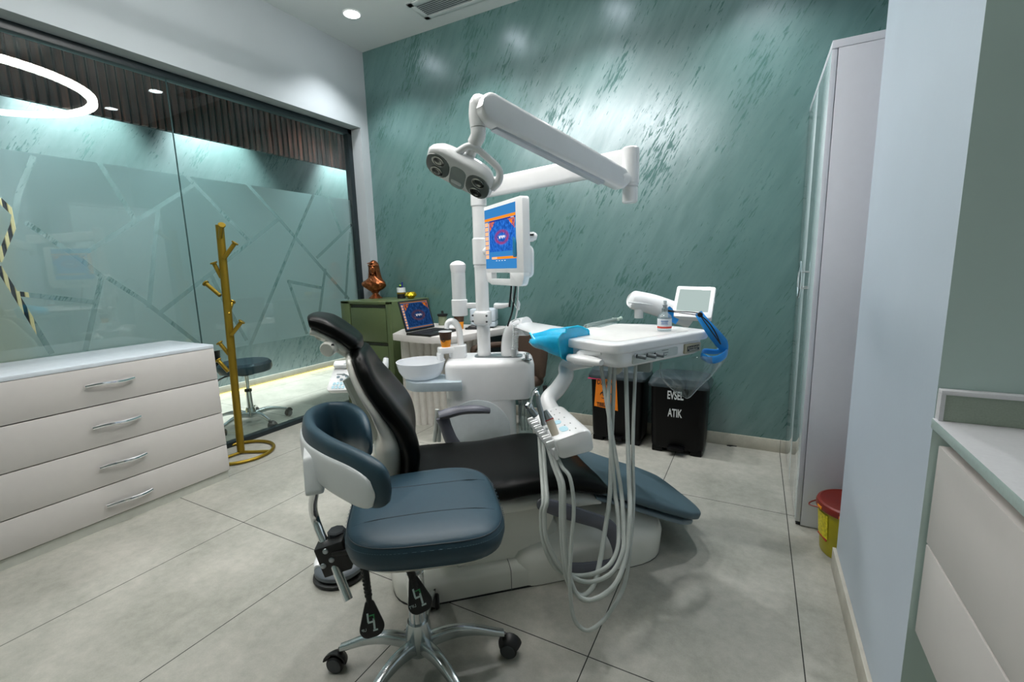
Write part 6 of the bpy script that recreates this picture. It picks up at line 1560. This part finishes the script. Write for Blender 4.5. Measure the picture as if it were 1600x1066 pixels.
for sgn in (-1, 1):
    pts = []
    for i in range(15):
        t_ = -0.192 + 0.384 * i / 14
        yv = sgn * (0.085 + 0.010 * (t_ / 0.2) ** 2)
        k = max(abs(t_) / 0.212, abs(yv) / 0.218)
        zz = 0.5513 - 0.008 * max(0, (k - 0.6) / 0.35) ** 2 * 1.3 - (0.007 * (t_ / 0.2) ** 2 if t_ > 0 else 0)
        pts.append(SFm_ @ Vector((t_, yv, zz)))
    tube(bm, pts, 0.0012, 5)
obj('seams', bm, mat('seam_dark', (24, 42, 52), 0.5), sc_)
bm = NB()
so = srg(0.5245, 1.004, 0.0015, 0.004)
for i in range(0, 56):
    a_ = so[i]; b_ = so[(i + 1) % 56]
    for j in range(3):
        t0 = (j + 0.2) / 3; t1 = (j + 0.7) / 3; tube(bm, [a_.lerp(b_, t0), a_.lerp(b_, t1)], 0.0007, 4)
st_ = obj('stitching', bm, mat('stitch_thread', (70, 96, 110), 0.6), sc_); st_['kind'] = 'stuff'
bm = NB(); loft(bm, [srg(0.452, 0.70), srg(0.456, 0.90), srg(0.469, 0.955)]); obj('seat_shell', bm, M_SHELL, stool, 50)
# mechanism box, bracket, levers
bm = NB(); box(bm, (0.0, 0, 0.44), (0.16, 0.12, 0.03), SFm_, 0.008); obj('mechanism', bm, M_BLACK, stool)
br0 = SFm_ @ Vector((-0.10, -0.02, 0.435)); brk = onZ(0.425, 525, 862)
BRF = frame(brk, (br0 - brk))
bm = NB(); Lb = (br0 - brk).length; box(bm, (Lb * 0.5, 0, 0.012), (Lb * 1.02, 0.07, 0.014), BRF, 0.003)
obj('bracket_arm', bm, M_BLACK, stool)
nsd = cdir(0.15, 0.1, -1.0); nsd.z = 0; nsd.normalize()
PLF = frame(brk, Vector((-nsd.y, nsd.x, 0)) * -1)
bm = NB(); box(bm, (0.004, 0.0, -0.006), (0.080, 0.058, 0.092), PLF @ Matrix.Rotation(math.radians(14), 4, 'Y'), 0.004); plt = obj('bracket_plate', bm, M_BLACK, stool)
sgn_ = -1 if (PLF.to_3x3() @ Vector((0, 1, 0))).dot(CAMP - brk) < 0 else 1
bm = NB()
for x, z in ((0.020, 0.022), (0.006, -0.006), (0.030, -0.022)): dome(bm, (x, sgn_ * 0.029, z), 0.0085, 0.005, 0.0085, 14, 6, PLF)
obj('bolts', bm, M_STEEL, plt)
kb = onZ(0.455, 527, 838); bm = NB(); cyl(bm, kb, kb + DZ * 0.022, 0.026, 8, bev=0.004); obj('adjuster_knob', bm, M_DARKGREY, stool)
pst = [onZ(0.655, 497, 745), onZ(0.60, 492, 770), onZ(0.55, 489, 792), onZ(0.50, 494, 815), onZ(0.45, 507, 848), onZ(0.38, 527, 893), onZ(0.315, 545, 938)]
bm = NB(); tube(bm, pst, 0.0125, 16, 5); obj('back_post', bm, M_CHROME, stool)
for (tp, mid, pad, nm) in (((566, 868), (573, 905), (580, 968), 0), ((640, 888), (646, 905), (653, 930), 1)):
    zb = 0.43; dl = (RC @ (SFm_ @ Vector((-0.06 if nm == 0 else 0.0, -0.13 if nm == 0 else -0.06, 0.43)) - CAMP)).z - (0.02 if nm == 0 else 0.10)
    a_, b_, c_ = at(*tp, dl), at(*mid, dl - 0.01), at(*pad, dl - 0.02)
    bm = NB(); tube(bm, [a_, a_.lerp(b_, 0.5), b_, b_.lerp(c_, 0.68)], [0.011, 0.010, 0.0085, 0.0075], 12, 3)
    n_ = 11
    for k in range(n_):
        p = a_.lerp(b_.lerp(c_, 0.45), (k + 0.5) / n_); d_ = (c_ - a_).normalized(); q_ = DZ.rotation_difference(d_).to_matrix().to_4x4(); q_.translation = p
        lathe(bm, [(0.0095, -0.003), (0.0120 - 0.0002 * k, 0), (0.0095, 0.003)], 14, q_)
    lv = obj('lever', bm, M_BLACK, stool)
    d_ = (c_ - b_).normalized(); fv = (CAMP - c_); fv = (fv - d_ * fv.dot(d_)).normalized(); sd_ = d_.cross(fv)
    PF = Matrix((sd_, -d_, fv)).transposed().to_4x4(); PF.translation = c_
    bm = NB(); prism(bm, roundpoly([(-0.010, 0.048), (0.010, 0.048), (0.034, -0.024), (0.020, -0.044), (-0.020, -0.044), (-0.034, -0.024)], [0.008, 0.008, 0.014, 0.014, 0.014, 0.014], 5), -0.006, 0.006, PF, 0.004); pd_ = obj('paddle', bm, M_BLACK, lv)
    bm = NB()
    for x, y, w_, h_ in ((-0.006, -0.010, 0.005, 0.026), (0.001, -0.004, 0.016, 0.0045), (0.008, 0.008, 0.0045, 0.022), (-0.008, -0.026, 0.012, 0.004)): box(bm, (x, y, 0.0063), (w_, h_, 0.001), PF)
    obj('pictogram', bm, mat('icon_white', (190, 206, 204), 0.5), pd_)
    bm = NB(); box(bm, (-0.002, 0.012, 0.0063), (0.014, 0.003, 0.001), PF); box(bm, (-0.007, 0.005, 0.0063), (0.003, 0.012, 0.001), PF); obj('green_arrow', bm, mat('icon_green', (60, 150, 90), 0.5), pd_)
    text('lettering', 'UP' if nm == 0 else 'LIFT', mat('icon_white', (190, 206, 204), 0.5), PF @ Matrix.Translation((0.020, -0.020, 0.0063)), 0.010, pd_, 0.0003)
# wrap-around backrest: a padded band bent round the sitter, open towards the seat
ZBk = 0.715
bpx = [(583, 672), (566, 655), (540, 645), (510, 645), (482, 660), (478, 690), (500, 712), (530, 732), (560, 750), (590, 765)]
bpt = catmull([onZ(ZBk, *p) for p in ((578, 690), (566, 672), (543, 660), (512, 662), (487, 680), (490, 706), (516, 728), (550, 746), (584, 762), (611, 771))], 5)
def band(pts, off, hw, th, hfun, zf):
    rings = []; n = len(pts)
    for i, p in enumerate(pts):
        d = (pts[min(i + 1, n - 1)] - pts[max(i - 1, 0)]); d.z = 0; d.normalize(); nn = Vector((d.y, -d.x, 0))
        t_ = i / (n - 1); h = hfun(t_); e = th * min(1, math.sqrt(max(0.02, 1 - (abs(2 * t_ - 1)) ** 8)))
        rg_ = []
        for k in range(20):
            a = 2 * PI * k / 20; ca, sa = math.cos(a), math.sin(a)
            rg_.append(p + nn * (off + e * math.copysign(abs(ca) ** 0.7, ca)) + DZ * (zf(t_) + h * math.copysign(abs(sa) ** 0.75, sa)))
        rings.append(rg_)
    return rings
ctrb = sum((p for p in bpt), Vector((0, 0, 0))) / len(bpt)
hf = lambda t_: (0.070 if t_ < 0.4 else 0.070 - 0.011 * min(1, (t_ - 0.4) / 0.25)) * max(0.0, 1 - abs(2 * t_ - 1) ** 6) ** 0.5 + 0.010
bm = NB(); loft(bm, band(bpt, 0.0, 0, 0.0215, hf, lambda t_: 0.012 - (0.020 if t_ < 0.3 else 0.020 * max(0, 1 - (t_ - 0.3) / 0.3)))); bk = obj('backrest', bm, M_TEALVINYL, stool, 60)
# outward side for the white shell
i0 = len(bpt) // 2
d = (bpt[i0 + 1] - bpt[i0 - 1]); nn = Vector((d.y, -d.x, 0)).normalized()
osg = 1 if nn.dot(bpt[i0] - Vector((SXC, SYC, bpt[i0].z))) > 0 else -1
sub = bpt[int(len(bpt) * 0.40):int(len(bpt) * 0.955)]
bm = NB(); loft(bm, band(sub, osg * 0.019, 0, 0.009, lambda t_: (0.036 + 0.012 * t_) * max(0.0, 1 - (2 * t_ - 1) ** 4 if t_ > 0.5 else 1 - (2 * t_ - 1) ** 10) ** 0.5 + 0.006, lambda t_: -0.004 - 0.001 * t_)); shl = obj('backrest_shell', bm, M_PLASTIC, stool, 60)
mpt = onZ(0.66, 497, 716)
bm = NB(); d_ = (bpt[i0 + 2] - bpt[i0 - 2]); BFk = frame(pst[0] + Vector((0, 0, 0.02)), Vector((0.75, -0.65, 0)))
prism(bm, roundpoly([(-0.046, -0.034), (0.03, -0.052), (0.085, -0.034), (0.05, 0.06), (-0.048, 0.075)], 0.014, 4), -0.016, 0.030, BFk @ Matrix(((1, 0, 0, 0), (0, 0, -1, 0), (0, 1, 0, 0), (0, 0, 0, 1))), 0.006); obj('post_socket', bm, M_PLASTIC, stool)
bm = NB()
for px, py, zz in ((493, 728, 0.68), (549, 746, 0.70)):
    c_ = onZ(zz, px, py); fv = (CAMP - c_).normalized(); 
    cyl(bm, c_ + fv * 0.030, c_ + fv * 0.0315, 0.010, 18)
obj('screw_recesses', bm, mat('recess_grey', (150, 158, 160), 0.5), shl)

# ------------------------------------------------------------------ stool in the corridor
c2 = Vector((-3.62, 2.17, 0))
st2 = thing('corridor_stool', 'round teal stool on a chrome star base, seen through the glass behind the coat stand', 'stool', c2)
for k in range(5):
    a_ = math.radians(-5 + 72 * k); tp = c2 + Vector((math.cos(a_), math.sin(a_), 0)) * 0.27 + DZ * 0.075
    star_leg('star_leg', st2, c2, tp, 0.10, 0.08, M_ALU); caster(st2, Vector((tp.x, tp.y, 0.07)), a_ + 0.6, 0.026)
bm = NB(); lathe(bm, [(0.03, 0.06), (0.038, 0.07), (0.038, 0.12), (0.030, 0.14)], 24, Matrix.Translation(c2)); obj('hub', bm, M_ALU, st2)
bm = NB(); cyl(bm, c2 + DZ * 0.13, c2 + DZ * 0.28, 0.026, 20, r2=0.022); obj('outer_column', bm, M_CHROME, st2)
bm = NB(); cyl(bm, c2 + DZ * 0.275, c2 + DZ * 0.295, 0.027, 20); cyl(bm, c2 + DZ * 0.415, c2 + DZ * 0.44, 0.06, 20); obj('collar', bm, M_BLACK, st2)
bm = NB(); cyl(bm, c2 + DZ * 0.30, c2 + DZ * 0.43, 0.014, 18); obj('gas_lift', bm, M_CHROME, st2)
ZS = 0.44
bm = NB(); lathe(bm, [(0.15, ZS), (0.185, ZS + 0.006), (0.197, ZS + 0.03), (0.193, ZS + 0.065), (0.175, ZS + 0.085), (0.10, ZS + 0.094), (0.0, ZS + 0.096)], 40, Matrix.Translation(c2)); obj('seat', bm, M_TEALVINYL, st2)
fb_ = Vector((-0.9, -0.44, 0)).normalized()
bm = NB(); p = c2 + fb_ * 0.20
tube(bm, [p + DZ * (ZS + 0.01), p + fb_ * 0.03 + DZ * (ZS + 0.10), p + fb_ * 0.03 + DZ * (ZS + 0.22)], [0.05, 0.045, 0.06], 14, 4, flat=0.35, up=fb_); obj('back_support', bm, M_BLACK, st2)
bm = NB(); tube(bm, [c2 + DZ * 0.43, c2 + Vector((-0.10, -0.12, 0.41)), c2 + Vector((-0.16, -0.20, 0.35))], [0.008, 0.009, 0.014], 10, 4, flat=0.7); obj('lever', bm, M_BLACK, st2)
